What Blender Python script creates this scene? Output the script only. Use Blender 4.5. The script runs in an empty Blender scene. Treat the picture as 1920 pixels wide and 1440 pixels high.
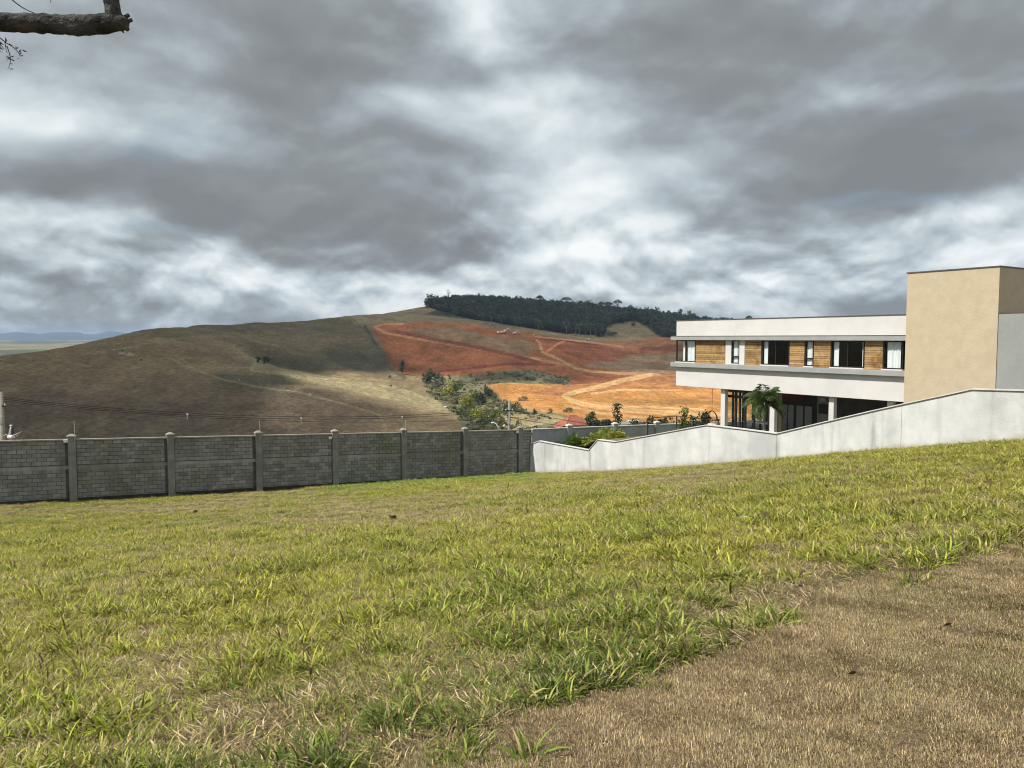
import bpy, bmesh, math, random
import numpy as np
from mathutils import Vector, Matrix
R = math.radians
random.seed(7); rng = np.random.default_rng(7)
scn = bpy.context.scene; COL = scn.collection

# ------------------------------------------------------------------ camera
F, CX, CY = 1430.0, 960.0, 720.0
PITCH = math.atan(86 / F)
CAM = np.array([0.0, 0.0, 1.6])
cam = bpy.data.objects.new('camera', bpy.data.cameras.new('camera')); COL.objects.link(cam)
cam.location = CAM; cam.rotation_euler = (R(90) - PITCH, 0, 0)
cam.data.sensor_width = 36; cam.data.lens = F / 1920 * 36
cam.data.clip_start = .1; cam.data.clip_end = 30000
scn.camera = cam

# ------------------------------------------------------------------ sun direction (shared with the sky)
th = math.atan2(-913, F)                                  # heading of the long house front, seen from its vanishing point
U = np.array([math.sin(th), math.cos(th), 0.0])           # away from the viewer along the house front
A = -U                                                    # along the white wall, towards the viewer
V = np.array([U[1], -U[0], 0.0])                          # across the lots, away to the right
SUN = -V * 1.0 + U * .25 + np.array([0, 0, 1.25]); SUN = SUN / np.linalg.norm(SUN)
sun = bpy.data.objects.new('sun', bpy.data.lights.new('sun', 'SUN')); COL.objects.link(sun)
sun.data.energy = 4.9; sun.data.angle = R(0.9); sun.data.color = (1, .955, .88)
sun.rotation_euler = Vector(SUN).to_track_quat('Z', 'Y').to_euler()
sun.location = (-30, -10, 60)

# ------------------------------------------------------------------ node helpers
class NT:
    def __init__(s, tree): s.t = tree
    def n(s, typ, **kw):
        nd = s.t.nodes.new(typ)
        for k, v in kw.items(): setattr(nd, k, v)
        return nd
    def set(s, sock, v):
        if hasattr(v, 'is_linked'): s.t.links.new(v, sock)
        elif v is not None: sock.default_value = v
    def math(s, op, a, b=None, c=None, clamp=False):
        nd = s.n('ShaderNodeMath', operation=op, use_clamp=clamp)
        s.set(nd.inputs[0], a)
        if b is not None: s.set(nd.inputs[1], b)
        if c is not None: s.set(nd.inputs[2], c)
        return nd.outputs[0]
    def vec(s, op, a, b=None, out=0):
        nd = s.n('ShaderNodeVectorMath', operation=op)
        s.set(nd.inputs[0], a)
        if b is not None: s.set(nd.inputs[1], b)
        return nd.outputs[out]
    def mix(s, f, a, b, blend='MIX'):
        nd = s.n('ShaderNodeMix', data_type='RGBA', blend_type=blend)
        s.set(nd.inputs[0], f)
        for sock, v in ((nd.inputs[6], a), (nd.inputs[7], b)):
            if isinstance(v, (tuple, list)) and len(v) == 3: v = (*v, 1)
            s.set(sock, v)
        return nd.outputs[2]
    def noise(s, vec, scale, detail=4, rough=.55, dist=0., out=0):
        nd = s.n('ShaderNodeTexNoise')
        if vec is not None: s.set(nd.inputs['Vector'], vec)
        nd.inputs['Scale'].default_value = scale; nd.inputs['Detail'].default_value = detail
        nd.inputs['Roughness'].default_value = rough; nd.inputs['Distortion'].default_value = dist
        return nd.outputs[out]
    def ramp(s, f, stops, interp='LINEAR'):
        nd = s.n('ShaderNodeValToRGB'); cr = nd.color_ramp; cr.interpolation = interp
        while len(cr.elements) < len(stops): cr.elements.new(.5)
        for e, (p, c) in zip(cr.elements, stops):
            e.position = p; e.color = (*c, 1) if isinstance(c, (tuple, list)) else (c, c, c, 1)
        s.set(nd.inputs[0], f); return nd.outputs[0]
    def smooth(s, x, a, b):
        nd = s.n('ShaderNodeMapRange', interpolation_type='SMOOTHSTEP')
        s.set(nd.inputs[0], x); nd.inputs[1].default_value = a; nd.inputs[2].default_value = b
        return nd.outputs[0]

# ------------------------------------------------------------------ world: broken cloud deck over a physical sky
world = bpy.data.worlds.new('World'); scn.world = world; world.use_nodes = True
world.node_tree.nodes.clear(); w = NT(world.node_tree)
sky = w.n('ShaderNodeTexSky', sky_type='NISHITA'); sky.sun_disc = False
sky.sun_elevation = math.asin(SUN[2]); sky.sun_rotation = math.atan2(SUN[0], SUN[1])
sky.air_density = 1.0; sky.dust_density = 2.0
bg1 = w.n('ShaderNodeBackground'); w.set(bg1.inputs[0], sky.outputs[0]); bg1.inputs[1].default_value = .1
tc = w.n('ShaderNodeTexCoord').outputs['Generated']
sep = w.n('ShaderNodeSeparateXYZ'); w.set(sep.inputs[0], tc)
dx, dy, dz = sep.outputs
den = w.math('ADD', w.math('MAXIMUM', dz, 0.0), .10)
comb = w.n('ShaderNodeCombineXYZ'); w.set(comb.inputs[0], w.math('DIVIDE', dx, den)); w.set(comb.inputs[1], w.math('DIVIDE', dy, den))
plane = comb.outputs[0]
warp = w.vec('SUBTRACT', w.noise(plane, .55, 4, .5, out=1), (.5, .5, .5))
pw = w.vec('ADD', plane, w.vec('MULTIPLY', warp, (1.1, 1.1, 0)))
n1 = w.noise(pw, .42, 3, .45)
n2 = w.noise(pw, 1.25, 5, .45)
comb2 = w.n('ShaderNodeCombineXYZ')
w.set(comb2.inputs[0], w.math('ARCTAN2', dx, dy)); w.set(comb2.inputs[1], w.math('MULTIPLY', w.math('ARCSINE', dz), 1.7)); w.set(comb2.inputs[2], 3.7)
ael = w.n('ShaderNodeCombineXYZ')
w.set(ael.inputs[0], w.math('ARCTAN2', dx, dy)); w.set(ael.inputs[1], w.math('ARCSINE', dz))
wv = w.vec('SUBTRACT', w.noise(comb2.outputs[0], 4.0, 3, .45, out=1), (.5, .5, .5))
ae = w.vec('ADD', ael.outputs[0], w.vec('MULTIPLY', wv, (.20, .11, 0)))
# the large cloud masses in view: px, py of their middle in the frame, half sizes, lighter or darker
BLOBS = [(680,120,230,130,-.42),(1120,110,170,110,-.42),(1470,70,230,100,-.5),(1600,300,400,75,-.62),(1560,352,130,45,-.3),(1860,290,140,80,-.3),
 (180,350,280,60,-.55),(520,398,260,48,-.42),(830,440,120,42,-.42),(560,285,150,60,-.28),(280,110,320,120,-.2),(80,480,130,26,-.28),
 (150,525,230,18,-.25),(1320,240,110,50,-.3),(1830,80,140,120,-.3),(880,320,160,50,-.2),
 (100,255,270,36,.35),(50,405,130,26,.6),(230,420,60,22,.4),(790,232,120,34,.36),(930,60,50,110,.36),(1085,265,110,90,.5),(1290,335,160,44,.42),
 (1620,195,170,40,.28),(460,480,70,36,.4),(480,360,60,22,.3),(900,545,220,34,.3),(1010,490,90,26,.3),(1500,430,380,60,.20),(1760,395,220,40,.12),(1750,560,200,40,-.12),
 (1130,480,40,14,.4),(1840,490,70,24,.22),(1370,500,60,20,.25),(1000,200,60,40,.2),(330,520,160,24,.22)]
acc = None
for (bx, by, sx, sy, am) in BLOBS:
    az = math.atan((bx - CX) / F); el = math.atan((634 - by) / F * math.cos(az))
    v = w.vec('MULTIPLY', w.vec('SUBTRACT', ae, (az, el, 0)), (F / sx * .8, F / sy * .8, 0))
    g = w.math('POWER', .3679, w.vec('DOT_PRODUCT', v, v, out=1))
    acc = w.math('MULTIPLY_ADD', g, am, acc if acc is not None else 0.0)
low = w.math('SUBTRACT', 1.0, w.smooth(dz, .02, .22))
hi = w.math('SUBTRACT', 1.0, w.math('MULTIPLY', low, .9))
# puffs: a billowing density seen twice, a little apart in height, so that tops come out light and bases dark
pc = w.vec('ADD', w.vec('MULTIPLY', comb2.outputs[0], (1, 1.0, 1)), w.vec('MULTIPLY', wv, (.10, .10, 0)))
def puff(scale, lift, det):
    a_ = w.noise(pc, scale, det, .46); b_ = w.noise(w.vec('ADD', pc, (0.0, lift, 0)), scale, det, .46)
    return w.math('SUBTRACT', a_, b_), a_
e1, d1 = puff(4.2, .085, 5); e2, d2 = puff(9.5, .036, 5); e3, d3 = puff(19.0, .017, 4)
B = w.math('MULTIPLY_ADD', w.math('MULTIPLY', w.math('SUBTRACT', n1, .5), .30), hi, .57)
B = w.math('ADD', B, w.math('MULTIPLY', w.math('MULTIPLY', w.math('SUBTRACT', n2, .5), .18), hi))
B = w.math('ADD', B, w.math('MULTIPLY', w.math('SUBTRACT', d1, .5), .55))
B = w.math('ADD', B, w.math('MULTIPLY', e1, .42))
B = w.math('ADD', B, w.math('MULTIPLY', e2, w.math('MULTIPLY_ADD', low, .60, .34)))
B = w.math('ADD', B, w.math('MULTIPLY', w.math('SUBTRACT', d2, .5), w.math('MULTIPLY_ADD', low, .30, .14)))
B = w.math('ADD', B, w.math('MULTIPLY', e3, w.math('MULTIPLY_ADD', low, .70, .12)))
B = w.math('ADD', B, w.math('MULTIPLY', low, -.015))
B = w.math('ADD', B, w.math('MULTIPLY', w.math('SUBTRACT', 1.0, w.smooth(dz, .0, .075)), -.10))
B = w.math('ADD', B, w.math('MULTIPLY', acc, .72))
B = w.math('MULTIPLY_ADD', w.math('SUBTRACT', B, .5), 1.14, .52)
ccol = w.ramp(B, [(.0, (.200, .217, .226)), (.20, (.238, .261, .274)), (.36, (.312, .352, .376)), (.50, (.415, .473, .508)), (.64, (.540, .605, .632)), (.80, (.70, .755, .772)), (1.0, (.86, .885, .885))])
bg2 = w.n('ShaderNodeBackground'); w.set(bg2.inputs[0], ccol); bg2.inputs[1].default_value = 1.0
cover = w.math('SUBTRACT', 1.0, w.math('MULTIPLY', w.smooth(w.noise(pw, .9, 4, .5), .58, .72), .35))
cover = w.math('SUBTRACT', cover, w.math('MULTIPLY', w.math('SUBTRACT', 1.0, w.smooth(dz, 0.0, .07)), .25))
mx = w.n('ShaderNodeMixShader'); w.set(mx.inputs[0], cover)
w.set(mx.inputs[1], bg1.outputs[0]); w.set(mx.inputs[2], bg2.outputs[0])
wo = w.n('ShaderNodeOutputWorld'); w.set(wo.inputs[0], mx.outputs[0])

vs = scn.view_settings
vs.view_transform = 'Standard'; vs.look = 'None'; vs.exposure = 0.18; vs.gamma = 1.0; vs.use_curve_mapping = False
scn.cycles.filter_width = 1.1; scn.cycles.max_bounces = 6; scn.cycles.diffuse_bounces = 3; scn.cycles.transparent_max_bounces = 12; scn.cycles.volume_bounces = 0

# ------------------------------------------------------------------ geometry helpers
def ray(px, py):
    c = np.array([(px - CX) / F, (CY - py) / F, -1.0]); cp, sp = math.cos(PITCH), math.sin(PITCH)
    d = np.array([c[0], c[1] * sp + cp, c[1] * cp - sp]); return d / d[1]
def at(px, py, d): return CAM + ray(px, py) * d
def proj(x, y, z):
    x = np.asarray(x, float); y = np.asarray(y, float); z = np.asarray(z, float) - CAM[2]
    cp, sp = math.cos(PITCH), math.sin(PITCH)
    f = y * cp - z * sp; u = y * sp + z * cp
    f = np.where(f < .05, .05, f)
    return CX + F * x / f, CY - F * u / f
C0 = at(994, 886, 52.0)                                   # corner where the two boundary walls meet
C2 = np.array([C0[0], C0[1], 0.0])
def loc(a, w_, z=0.0): return C2 + A * a + V * w_ + np.array([0, 0, z])
def to_aw(P): d = np.asarray(P, float) - C2; return d @ A, d @ V
def hit(px, py, n, off):
    r = ray(px, py); t = (off - (CAM - C2) @ n) / (r @ n); return CAM + r * t
def fw(px, py, w_): P = hit(px, py, V, w_); return float((P - C2) @ A), float(P[2])   # on a plane parallel to the white wall
def fa(px, py, a_): P = hit(px, py, A, a_); return float((P - C2) @ V), float(P[2])   # on a plane parallel to the block wall
FROT = math.atan2(A[1], A[0])

class MB:
    def __init__(s): s.v = []; s.f = []; s.mi = []
    def add(s, vs_, fs, mi=0):
        o = len(s.v); s.v += [tuple(map(float, p)) for p in vs_]; s.f += [tuple(i + o for i in f) for f in fs]; s.mi += [mi] * len(fs)
    def box(s, x0, x1, y0, y1, z0, z1, mi=0):
        s.add([(x0,y0,z0),(x1,y0,z0),(x1,y1,z0),(x0,y1,z0),(x0,y0,z1),(x1,y0,z1),(x1,y1,z1),(x0,y1,z1)],
              [(3,2,1,0),(4,5,6,7),(0,1,5,4),(1,2,6,5),(2,3,7,6),(3,0,4,7)], mi)
    def bar(s, p, q, r0, r1=None, n=6, mi=0, caps=True):
        p = Vector(p); q = Vector(q); r1 = r0 if r1 is None else r1
        d = (q - p).normalized(); x = d.orthogonal().normalized(); y = d.cross(x); vs_ = []
        for c, r in ((p, r0), (q, r1)):
            for i in range(n):
                t = 2 * math.pi * i / n; vs_.append(c + x * (r * math.cos(t)) + y * (r * math.sin(t)))
        fs = [(i, (i + 1) % n, n + (i + 1) % n, n + i) for i in range(n)]
        if caps: fs += [tuple(range(n))[::-1], tuple(range(n, 2 * n))]
        s.add(vs_, fs, mi)
    def tube(s, pts, rad, n=8, mi=0, jit=0.):
        pts = [Vector(p) for p in pts]; rings = []; vs_ = []
        x = None
        for i, p in enumerate(pts):
            d = (pts[min(i + 1, len(pts) - 1)] - pts[max(i - 1, 0)]).normalized()
            x = d.orthogonal().normalized() if x is None else (x - d * x.dot(d)).normalized()
            y = d.cross(x); r = rad[i] if hasattr(rad, '__len__') else rad
            for k in range(n):
                t = 2 * math.pi * k / n; rr = r * (1 + jit * random.uniform(-1, 1))
                vs_.append(p + x * (rr * math.cos(t)) + y * (rr * math.sin(t)))
        fs = []
        for i in range(len(pts) - 1):
            for k in range(n):
                fs.append((i*n+k, i*n+(k+1) % n, (i+1)*n+(k+1) % n, (i+1)*n+k))
        m = (len(pts) - 1) * n
        fs += [tuple(range(n))[::-1], tuple(range(m, m + n))]
        s.add(vs_, fs, mi)
    def quad(s, c, sx, sy, nrm=None, mi=0):
        nrm = Vector(nrm) if nrm is not None else Vector((random.gauss(0,1), random.gauss(0,1), random.gauss(0,1)))
        if nrm.length < 1e-4: nrm = Vector((0, 0, 1))
        nrm.normalize(); x = nrm.orthogonal().normalized(); x.rotate(Matrix.Rotation(random.uniform(0, 6.28), 3, nrm)); y = nrm.cross(x); c = Vector(c)
        s.add([c - x*sx, c - y*sy, c + x*sx, c + y*sy], [(0,1,2,3)], mi)
    def mesh(s, name, mats, off=(0,0,0), smooth=False):
        me = bpy.data.meshes.new(name); o = np.array(off, float)
        me.from_pydata((np.array(s.v, float) - o).tolist() if s.v else [], [], s.f)
        for m in (mats if isinstance(mats, (list, tuple)) else [mats]): me.materials.append(m)
        if any(s.mi): me.polygons.foreach_set('material_index', s.mi)
        if smooth: me.polygons.foreach_set('use_smooth', [True] * len(me.polygons))
        me.update(); return me
def link(name, data, parent=None):
    o = bpy.data.objects.new(name, data); COL.objects.link(o)
    if parent is not None: o.parent = parent
    return o
def tag(o, label=None, cat=None, group=None, kind=None):
    if label: o['label'] = label
    if cat: o['category'] = cat
    if group: o['group'] = group
    if kind: o['kind'] = kind
    return o
def thing(name, origin, label, cat, group=None, rz=0.0):
    o = link(name, None); o.location = origin; o.rotation_euler = (0, 0, rz); o['_o'] = list(map(float, origin))
    return tag(o, label, cat, group)
class Fr:
    """a thing laid out in the lot frame: a along the white wall, w across it, z up"""
    def __init__(s, name, a, w_, z, label, cat, group=None):
        s.o = (a, w_, z); s.e = thing(name, loc(a, w_, z), label, cat, group, FROT)
    def part(s, name, mb, mats, parent=None, smooth=False):
        o = link(name, mb.mesh(name, mats, s.o, smooth), s.e if parent is None else parent); return o
def bevel(o, wd, seg=1):
    m = o.modifiers.new('bevel', 'BEVEL'); m.width = wd; m.segments = seg; m.limit_method = 'ANGLE'; return o
def copy_tree(o, parent=None):
    c = o.copy(); COL.objects.link(c)
    if parent is not None: c.parent = parent
    for ch in list(o.children): copy_tree(ch, c)
    return c

# ------------------------------------------------------------------ value noise for geometry
def vnoise(x, y, seed=0):
    xi = np.floor(x).astype(np.int64); yi = np.floor(y).astype(np.int64); fx = x - xi; fy = y - yi
    fx = fx*fx*(3-2*fx); fy = fy*fy*(3-2*fy)
    def h(i, j):
        n = (i * 374761393 + j * 668265263 + seed * 1442695041) & 0xffffffff
        n = ((n ^ (n >> 13)) * 1274126177) & 0xffffffff; n = n ^ (n >> 16)
        return (n & 0xffff) / 65535.0
    return (h(xi,yi)*(1-fx)+h(xi+1,yi)*fx)*(1-fy)+(h(xi,yi+1)*(1-fx)+h(xi+1,yi+1)*fx)*fy
def fbm(x, y, oct_=4, seed=0):
    x = np.asarray(x, float); y = np.asarray(y, float); s = 0; a = .5; t = 0
    for i in range(oct_): s = s + a * vnoise(x * 2**i + 17.3*i, y * 2**i - 9.1*i, seed + i); t += a; a *= .5
    return s / t
class TPS:
    def __init__(s, P, z, sc, lam=1e-6):
        s.P = np.array(P, float) / sc; s.sc = sc; n = len(P)
        K = s.k(np.linalg.norm(s.P[:, None] - s.P[None], axis=2)) + lam * np.eye(n)
        Q = np.c_[np.ones(n), s.P]; M = np.block([[K, Q], [Q.T, np.zeros((3, 3))]])
        s.w = np.linalg.solve(M, np.r_[np.array(z, float), 0, 0, 0])
    def k(s, r): return np.where(r > 1e-9, r * r * np.log(np.maximum(r, 1e-9)), 0)
    def __call__(s, x, y):
        x = np.asarray(x, float); sh = x.shape; q = np.c_[x.ravel(), np.asarray(y, float).ravel()] / s.sc; out = np.empty(len(q))
        for i in range(0, len(q), 20000):
            b = q[i:i+20000]; d = np.sqrt((b[:, None, 0] - s.P[None, :, 0])**2 + (b[:, None, 1] - s.P[None, :, 1])**2)
            out[i:i+20000] = s.k(d) @ s.w[:-3] + s.w[-3] + b @ s.w[-2:]
        return out.reshape(sh)
def inpoly(px, py, poly):
    c = np.zeros(np.shape(px), bool); n = len(poly)
    for i in range(n):
        x0, y0 = poly[i]; x1, y1 = poly[(i + 1) % n]
        if y0 == y1: continue
        c ^= ((y0 > py) != (y1 > py)) & (px < (x1 - x0) * (py - y0) / (y1 - y0) + x0)
    return c
def pldist(px, py, pl):
    d = np.full(np.shape(px), 1e9)
    for (x0, y0), (x1, y1) in zip(pl[:-1], pl[1:]):
        L = (x1-x0)**2 + (y1-y0)**2; t = np.clip(((px-x0)*(x1-x0) + (py-y0)*(y1-y0)) / L, 0, 1)
        d = np.minimum(d, np.hypot(px - x0 - t*(x1-x0), py - y0 - t*(y1-y0)))
    return d

# ------------------------------------------------------------------ materials
def mat(name, c1, c2=None, scale=3.0, detail=5, bump=0.0, bscale=None, rough=.85, spec=.25, obj=False, rnd=0.0, c3=None, stain=0.0, metal=0.0, bdist=.02):
    m = bpy.data.materials.new(name); m.use_nodes = True; t = NT(m.node_tree); m.node_tree.nodes.clear()
    co = t.n('ShaderNodeTexCoord').outputs['Object'] if obj else t.n('ShaderNodeNewGeometry').outputs['Position']
    p = t.n('ShaderNodeBsdfPrincipled'); p.inputs['Roughness'].default_value = rough; p.inputs['Specular IOR Level'].default_value = spec; p.inputs['Metallic'].default_value = metal
    c2 = c2 or c1
    f = t.smooth(t.noise(co, scale, detail, .6), .3, .7)
    col = t.mix(f, c1, c2)
    if c3: col = t.mix(t.smooth(t.noise(co, scale * .27, 4, .6), .48, .68), col, c3)
    if stain:
        sc_ = t.vec('MULTIPLY', co, (1, 1, .12))
        col = t.mix(t.math('MULTIPLY', t.smooth(t.noise(sc_, 2.2, 5, .6), .52, .8), stain), col, tuple(x * .45 for x in c1))
    if rnd:
        g = t.n('ShaderNodeNewGeometry'); oi = t.n('ShaderNodeObjectInfo')
        rr = t.math('FRACT', t.math('ADD', g.outputs['Random Per Island'], oi.outputs['Random']))
        k = t.math('MULTIPLY_ADD', rr, 2 * rnd, 1 - rnd)
        hsv = t.n('ShaderNodeHueSaturation'); t.set(hsv.inputs['Value'], k); t.set(hsv.inputs['Color'], col); col = hsv.outputs[0]
    t.set(p.inputs['Base Color'], col)
    if bump:
        b = t.n('ShaderNodeBump'); b.inputs['Strength'].default_value = bump; b.inputs['Distance'].default_value = bdist
        t.set(b.inputs['Height'], t.noise(co, bscale or scale * 8, 5, .6)); t.set(p.inputs['Normal'], b.outputs[0])
    o = t.n('ShaderNodeOutputMaterial'); t.set(o.inputs[0], p.outputs[0]); return m
def leafmat(name, c1, c2, rough=.55, trans=.3, scale=.8):
    m = bpy.data.materials.new(name); m.use_nodes = True; t = NT(m.node_tree); m.node_tree.nodes.clear()
    g = t.n('ShaderNodeNewGeometry'); oi = t.n('ShaderNodeObjectInfo')
    r_ = t.math('MULTIPLY_ADD', g.outputs['Random Per Island'], .6, t.math('MULTIPLY', t.noise(g.outputs['Position'], scale, 3, .5), .45))
    r_ = t.math('ADD', r_, t.math('MULTIPLY', t.math('SUBTRACT', oi.outputs['Random'], .5), .7), clamp=True)
    col = t.mix(r_, c1, c2)
    p = t.n('ShaderNodeBsdfPrincipled'); p.inputs['Roughness'].default_value = rough; p.inputs['Specular IOR Level'].default_value = .3; t.set(p.inputs['Base Color'], col)
    tr = t.n('ShaderNodeBsdfTranslucent'); t.set(tr.inputs[0], col)
    mx_ = t.n('ShaderNodeMixShader'); mx_.inputs[0].default_value = trans; t.set(mx_.inputs[1], p.outputs[0]); t.set(mx_.inputs[2], tr.outputs[0])
    o = t.n('ShaderNodeOutputMaterial'); t.set(o.inputs[0], mx_.outputs[0]); return m
def glassmat(name, tint=(.93,.95,.95)):
    m = bpy.data.materials.new(name); m.use_nodes = True; t = NT(m.node_tree); m.node_tree.nodes.clear()
    tr = t.n('ShaderNodeBsdfTransparent'); tr.inputs[0].default_value = (*tint, 1)
    gl = t.n('ShaderNodeBsdfGlossy'); gl.inputs['Roughness'].default_value = .02
    fr = t.n('ShaderNodeFresnel'); fr.inputs[0].default_value = 1.5
    mx_ = t.n('ShaderNodeMixShader'); t.set(mx_.inputs[0], t.math('MULTIPLY', fr.outputs[0], t.math('SUBTRACT', 1.0, t.n('ShaderNodeNewGeometry').outputs['Backfacing']))); t.set(mx_.inputs[1], tr.outputs[0]); t.set(mx_.inputs[2], gl.outputs[0])
    o = t.n('ShaderNodeOutputMaterial'); t.set(o.inputs[0], mx_.outputs[0]); return m
M = {}
M['block'] = mat('concrete_block', (.20,.198,.18), (.29,.285,.257), 2.2, 7, .6, 40, .95, .1, rnd=.2, c3=(.20,.20,.155), stain=.35)
M['mortar'] = mat('mortar', (.075,.072,.063), (.13,.126,.112), 3, 5, .4, 40, .95, .1)
M['pillar'] = mat('pillar_concrete', (.185,.182,.16), (.27,.265,.232), 1.8, 6, .5, 30, .95, .1, stain=.4)
M['coping'] = mat('coping_concrete', (.25,.228,.195), (.35,.318,.275), 4, 5, .4, 30, .9, .15)
M['darkbase'] = mat('dark_footing', (.035,.033,.028), (.06,.056,.045), 4, 5, .4, 20, .95, .1)
M['white_wall'] = mat('white_rough_render', (.55,.555,.55), (.66,.66,.645), 1.3, 8, .5, 25, .92, .15, c3=(.45,.46,.455), stain=.30)
M['white_cap'] = mat('white_coping', (.62,.61,.58), (.52,.5,.46), 3, 5, .2, 20, .8, .2)
M['dark_drip'] = mat('dark_drip_edge', (.07,.065,.06), (.11,.1,.09), 3, 4, .2, 20, .8, .2)
M['painted_wall'] = mat('grey_painted_blocks', (.30,.31,.325), (.38,.39,.405), 1.2, 6, .5, 15, .92, .12, stain=.4)
M['house_white'] = mat('house_white_stucco', (.575,.555,.54), (.645,.625,.605), .8, 7, .4, 60, .9, .15, bdist=.006)
M['band'] = mat('grey_ledge_paint', (.29,.295,.285), (.34,.345,.335), 1.5, 5, .15, 40, .8, .2)
M['beige'] = mat('beige_textured_render', (.475,.39,.27), (.525,.44,.31), 2.2, 8, .7, 28, .95, .1, bdist=.016, stain=.10)
M['grey_side'] = mat('grey_painted_render', (.27,.28,.265), (.31,.32,.305), 1.1, 6, .4, 40, .9, .15, stain=.12)
M['flash'] = mat('brown_metal_flashing', (.09,.065,.065), (.13,.10,.10), 3, 3, 0, None, .5, .4)
M['wood'] = mat('weathered_wood_slat', (.32,.195,.085), (.43,.28,.125), 5, 6, .5, 30, .6, .3, rnd=.28, c3=(.22,.105,.035))
M['wood_back'] = mat('wood_batten', (.10,.05,.025), (.13,.07,.03), 5, 4)
M['frame'] = mat('black_aluminium', (.012,.011,.011), (.02,.018,.018), 3, 2, 0, None, .4, .4)
M['curtain'] = mat('white_curtain', (.86,.86,.86), (.88,.88,.88), 3, 3, 0, None, .9, .1)
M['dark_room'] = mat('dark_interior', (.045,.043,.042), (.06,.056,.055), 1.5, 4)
M['grey_room'] = mat('grey_interior_wall', (.24,.24,.24), (.29,.29,.285), 1.5, 4)
M['red_room'] = mat('dark_red_panel', (.10,.035,.025), (.13,.045,.03), 2, 4)
M['tan_col'] = mat('tan_post', (.30,.235,.16), (.35,.275,.19), 2, 4)
M['tile'] = mat('porch_floor', (.33,.31,.28), (.38,.36,.33), 2, 4)
M['black'] = mat('black_paint', (.014,.014,.014), (.022,.022,.022), 4, 3, 0, None, .45, .4)
M['glass'] = glassmat('window_glass')
M['white_metal'] = mat('white_metal', (.72,.72,.70), (.78,.78,.76), 3, 3, 0, None, .45, .4)
M['galv'] = mat('galvanised_rod', (.36,.34,.30), (.45,.43,.38), 5, 3, 0, None, .6, .4)
M['pole'] = mat('concrete_pole', (.24,.22,.18), (.31,.28,.23), 2, 5, .3, 20, .9, .1)
M['wire'] = mat('black_cable', (.018,.017,.015), (.025,.023,.02), 3, 2)
M['bark'] = mat('tree_bark', (.035,.034,.032), (.115,.112,.105), 11, 7, 1.0, 30, .95, .1, bdist=.04, c3=(.19,.185,.175))
M['trunk_pale'] = mat('pale_trunk', (.22,.20,.17), (.30,.28,.24), 1, 4)
M['trunk_dark'] = mat('dark_trunk', (.07,.055,.04), (.10,.08,.06), 1, 4)
M['roof_tile'] = mat('red_roof_tile', (.25,.085,.055), (.34,.13,.085), .9, 5, .5, 4, .85, .15, bdist=.08)
M['plaster'] = mat('plaster_pale', (.45,.42,.37), (.5,.47,.42), 1, 4)
M['yellow'] = mat('machine_paint', (.62,.55,.42), (.68,.62,.5), 1, 3, 0, None, .5, .4)
M['steel'] = mat('dark_steel', (.06,.055,.05), (.09,.08,.07), 2, 3)
M['rock'] = mat('pale_rock', (.55,.52,.46), (.65,.62,.56), 2, 4, .4, 6)
M['soil_clod'] = mat('dark_clod', (.05,.045,.04), (.09,.08,.07), 9, 4, .6, 30)
M['scrap'] = mat('white_scrap', (.7,.7,.68), (.76,.76,.74), 9, 3)
M['dry_leaf'] = mat('dry_leaf', (.09,.055,.035), (.15,.10,.06), 9, 3)
M['lf_palm'] = leafmat('palm_leaf', (.035,.065,.018), (.11,.15,.04))
M['lf_areca'] = leafmat('areca_leaf', (.10,.17,.03), (.36,.34,.07))
M['lf_dark'] = leafmat('dark_leaf', (.018,.030,.014), (.05,.07,.028))
M['lf_bush'] = leafmat('bush_leaf', (.05,.09,.022), (.17,.21,.045))
M['lf_bamboo'] = leafmat('bamboo_leaf', (.13,.17,.03), (.38,.36,.06))
M['lf_grey'] = leafmat('scrub_leaf', (.11,.125,.055), (.26,.25,.13))
M['lf_forest'] = leafmat('forest_leaf', (.014,.026,.019), (.066,.092,.055), scale=.04)
M['lf_edge'] = leafmat('forest_edge_leaf', (.05,.068,.042), (.10,.12,.07), scale=.1)
M['lf_olive'] = leafmat('olive_leaf', (.06,.08,.05), (.16,.18,.12))
M['cloud'] = None

# ------------------------------------------------------------------ the lawn surface
lp, lz = [], []
for px, py in [(1060,886),(1158,882.5),(1250,877),(1335,870.5),(1455,862.5),(1594,851),(1719,840),(1820,833),(1920,826.5)]:
    P = hit(px, py, V, 0.0); lp.append(P[:2]); lz.append(P[2])
for px, py in [(0,946),(135,941),(320,931),(485,921.5),(628,911.5),(757,902.5),(872,894),(985,887)]:
    P = hit(px, py, A, .12); lp.append(P[:2]); lz.append(P[2])
ga, gb = .1084, -.1477
for x, y in [(0,0),(4,4),(-4,4),(8,0),(-8,0),(0,9),(9,10),(-9,10),(6,-8),(-8,-8),(16,6),(-18,6),(0,-18),(18,-14),(-20,-16),(0,20)]:
    lp.append((x, y)); lz.append(ga * x * .85 + gb * y * (1.0 if y > 0 else .5))
for a_, w_, dz_ in [(70,-1,1.5),(70,-30,3),(70,-60,1),(40,-60,0.)]:
    P = loc(a_, w_); lp.append(P[:2]); lz.append(.03 * P[0] - .06 * P[1] + dz_ * .2)
LAWN = TPS(lp, lz, 20.0, 1e-4)
def bumps(x, y): return (fbm(x * .9, y * .9, 3, 5) - .5) * .16 + (fbm(x * 4, y * 4, 2, 9) - .5) * .05
def ground(x, y): return LAWN(x, y) + bumps(x, y)
def on_lawn(px, py):
    d = np.linspace(2.5, 70, 1600); r = ray(px, py); P = CAM[None] + r[None] * d[:, None]
    k = np.argmax(P[:, 2] <= ground(P[:, 0], P[:, 1])); return P[k]
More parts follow.
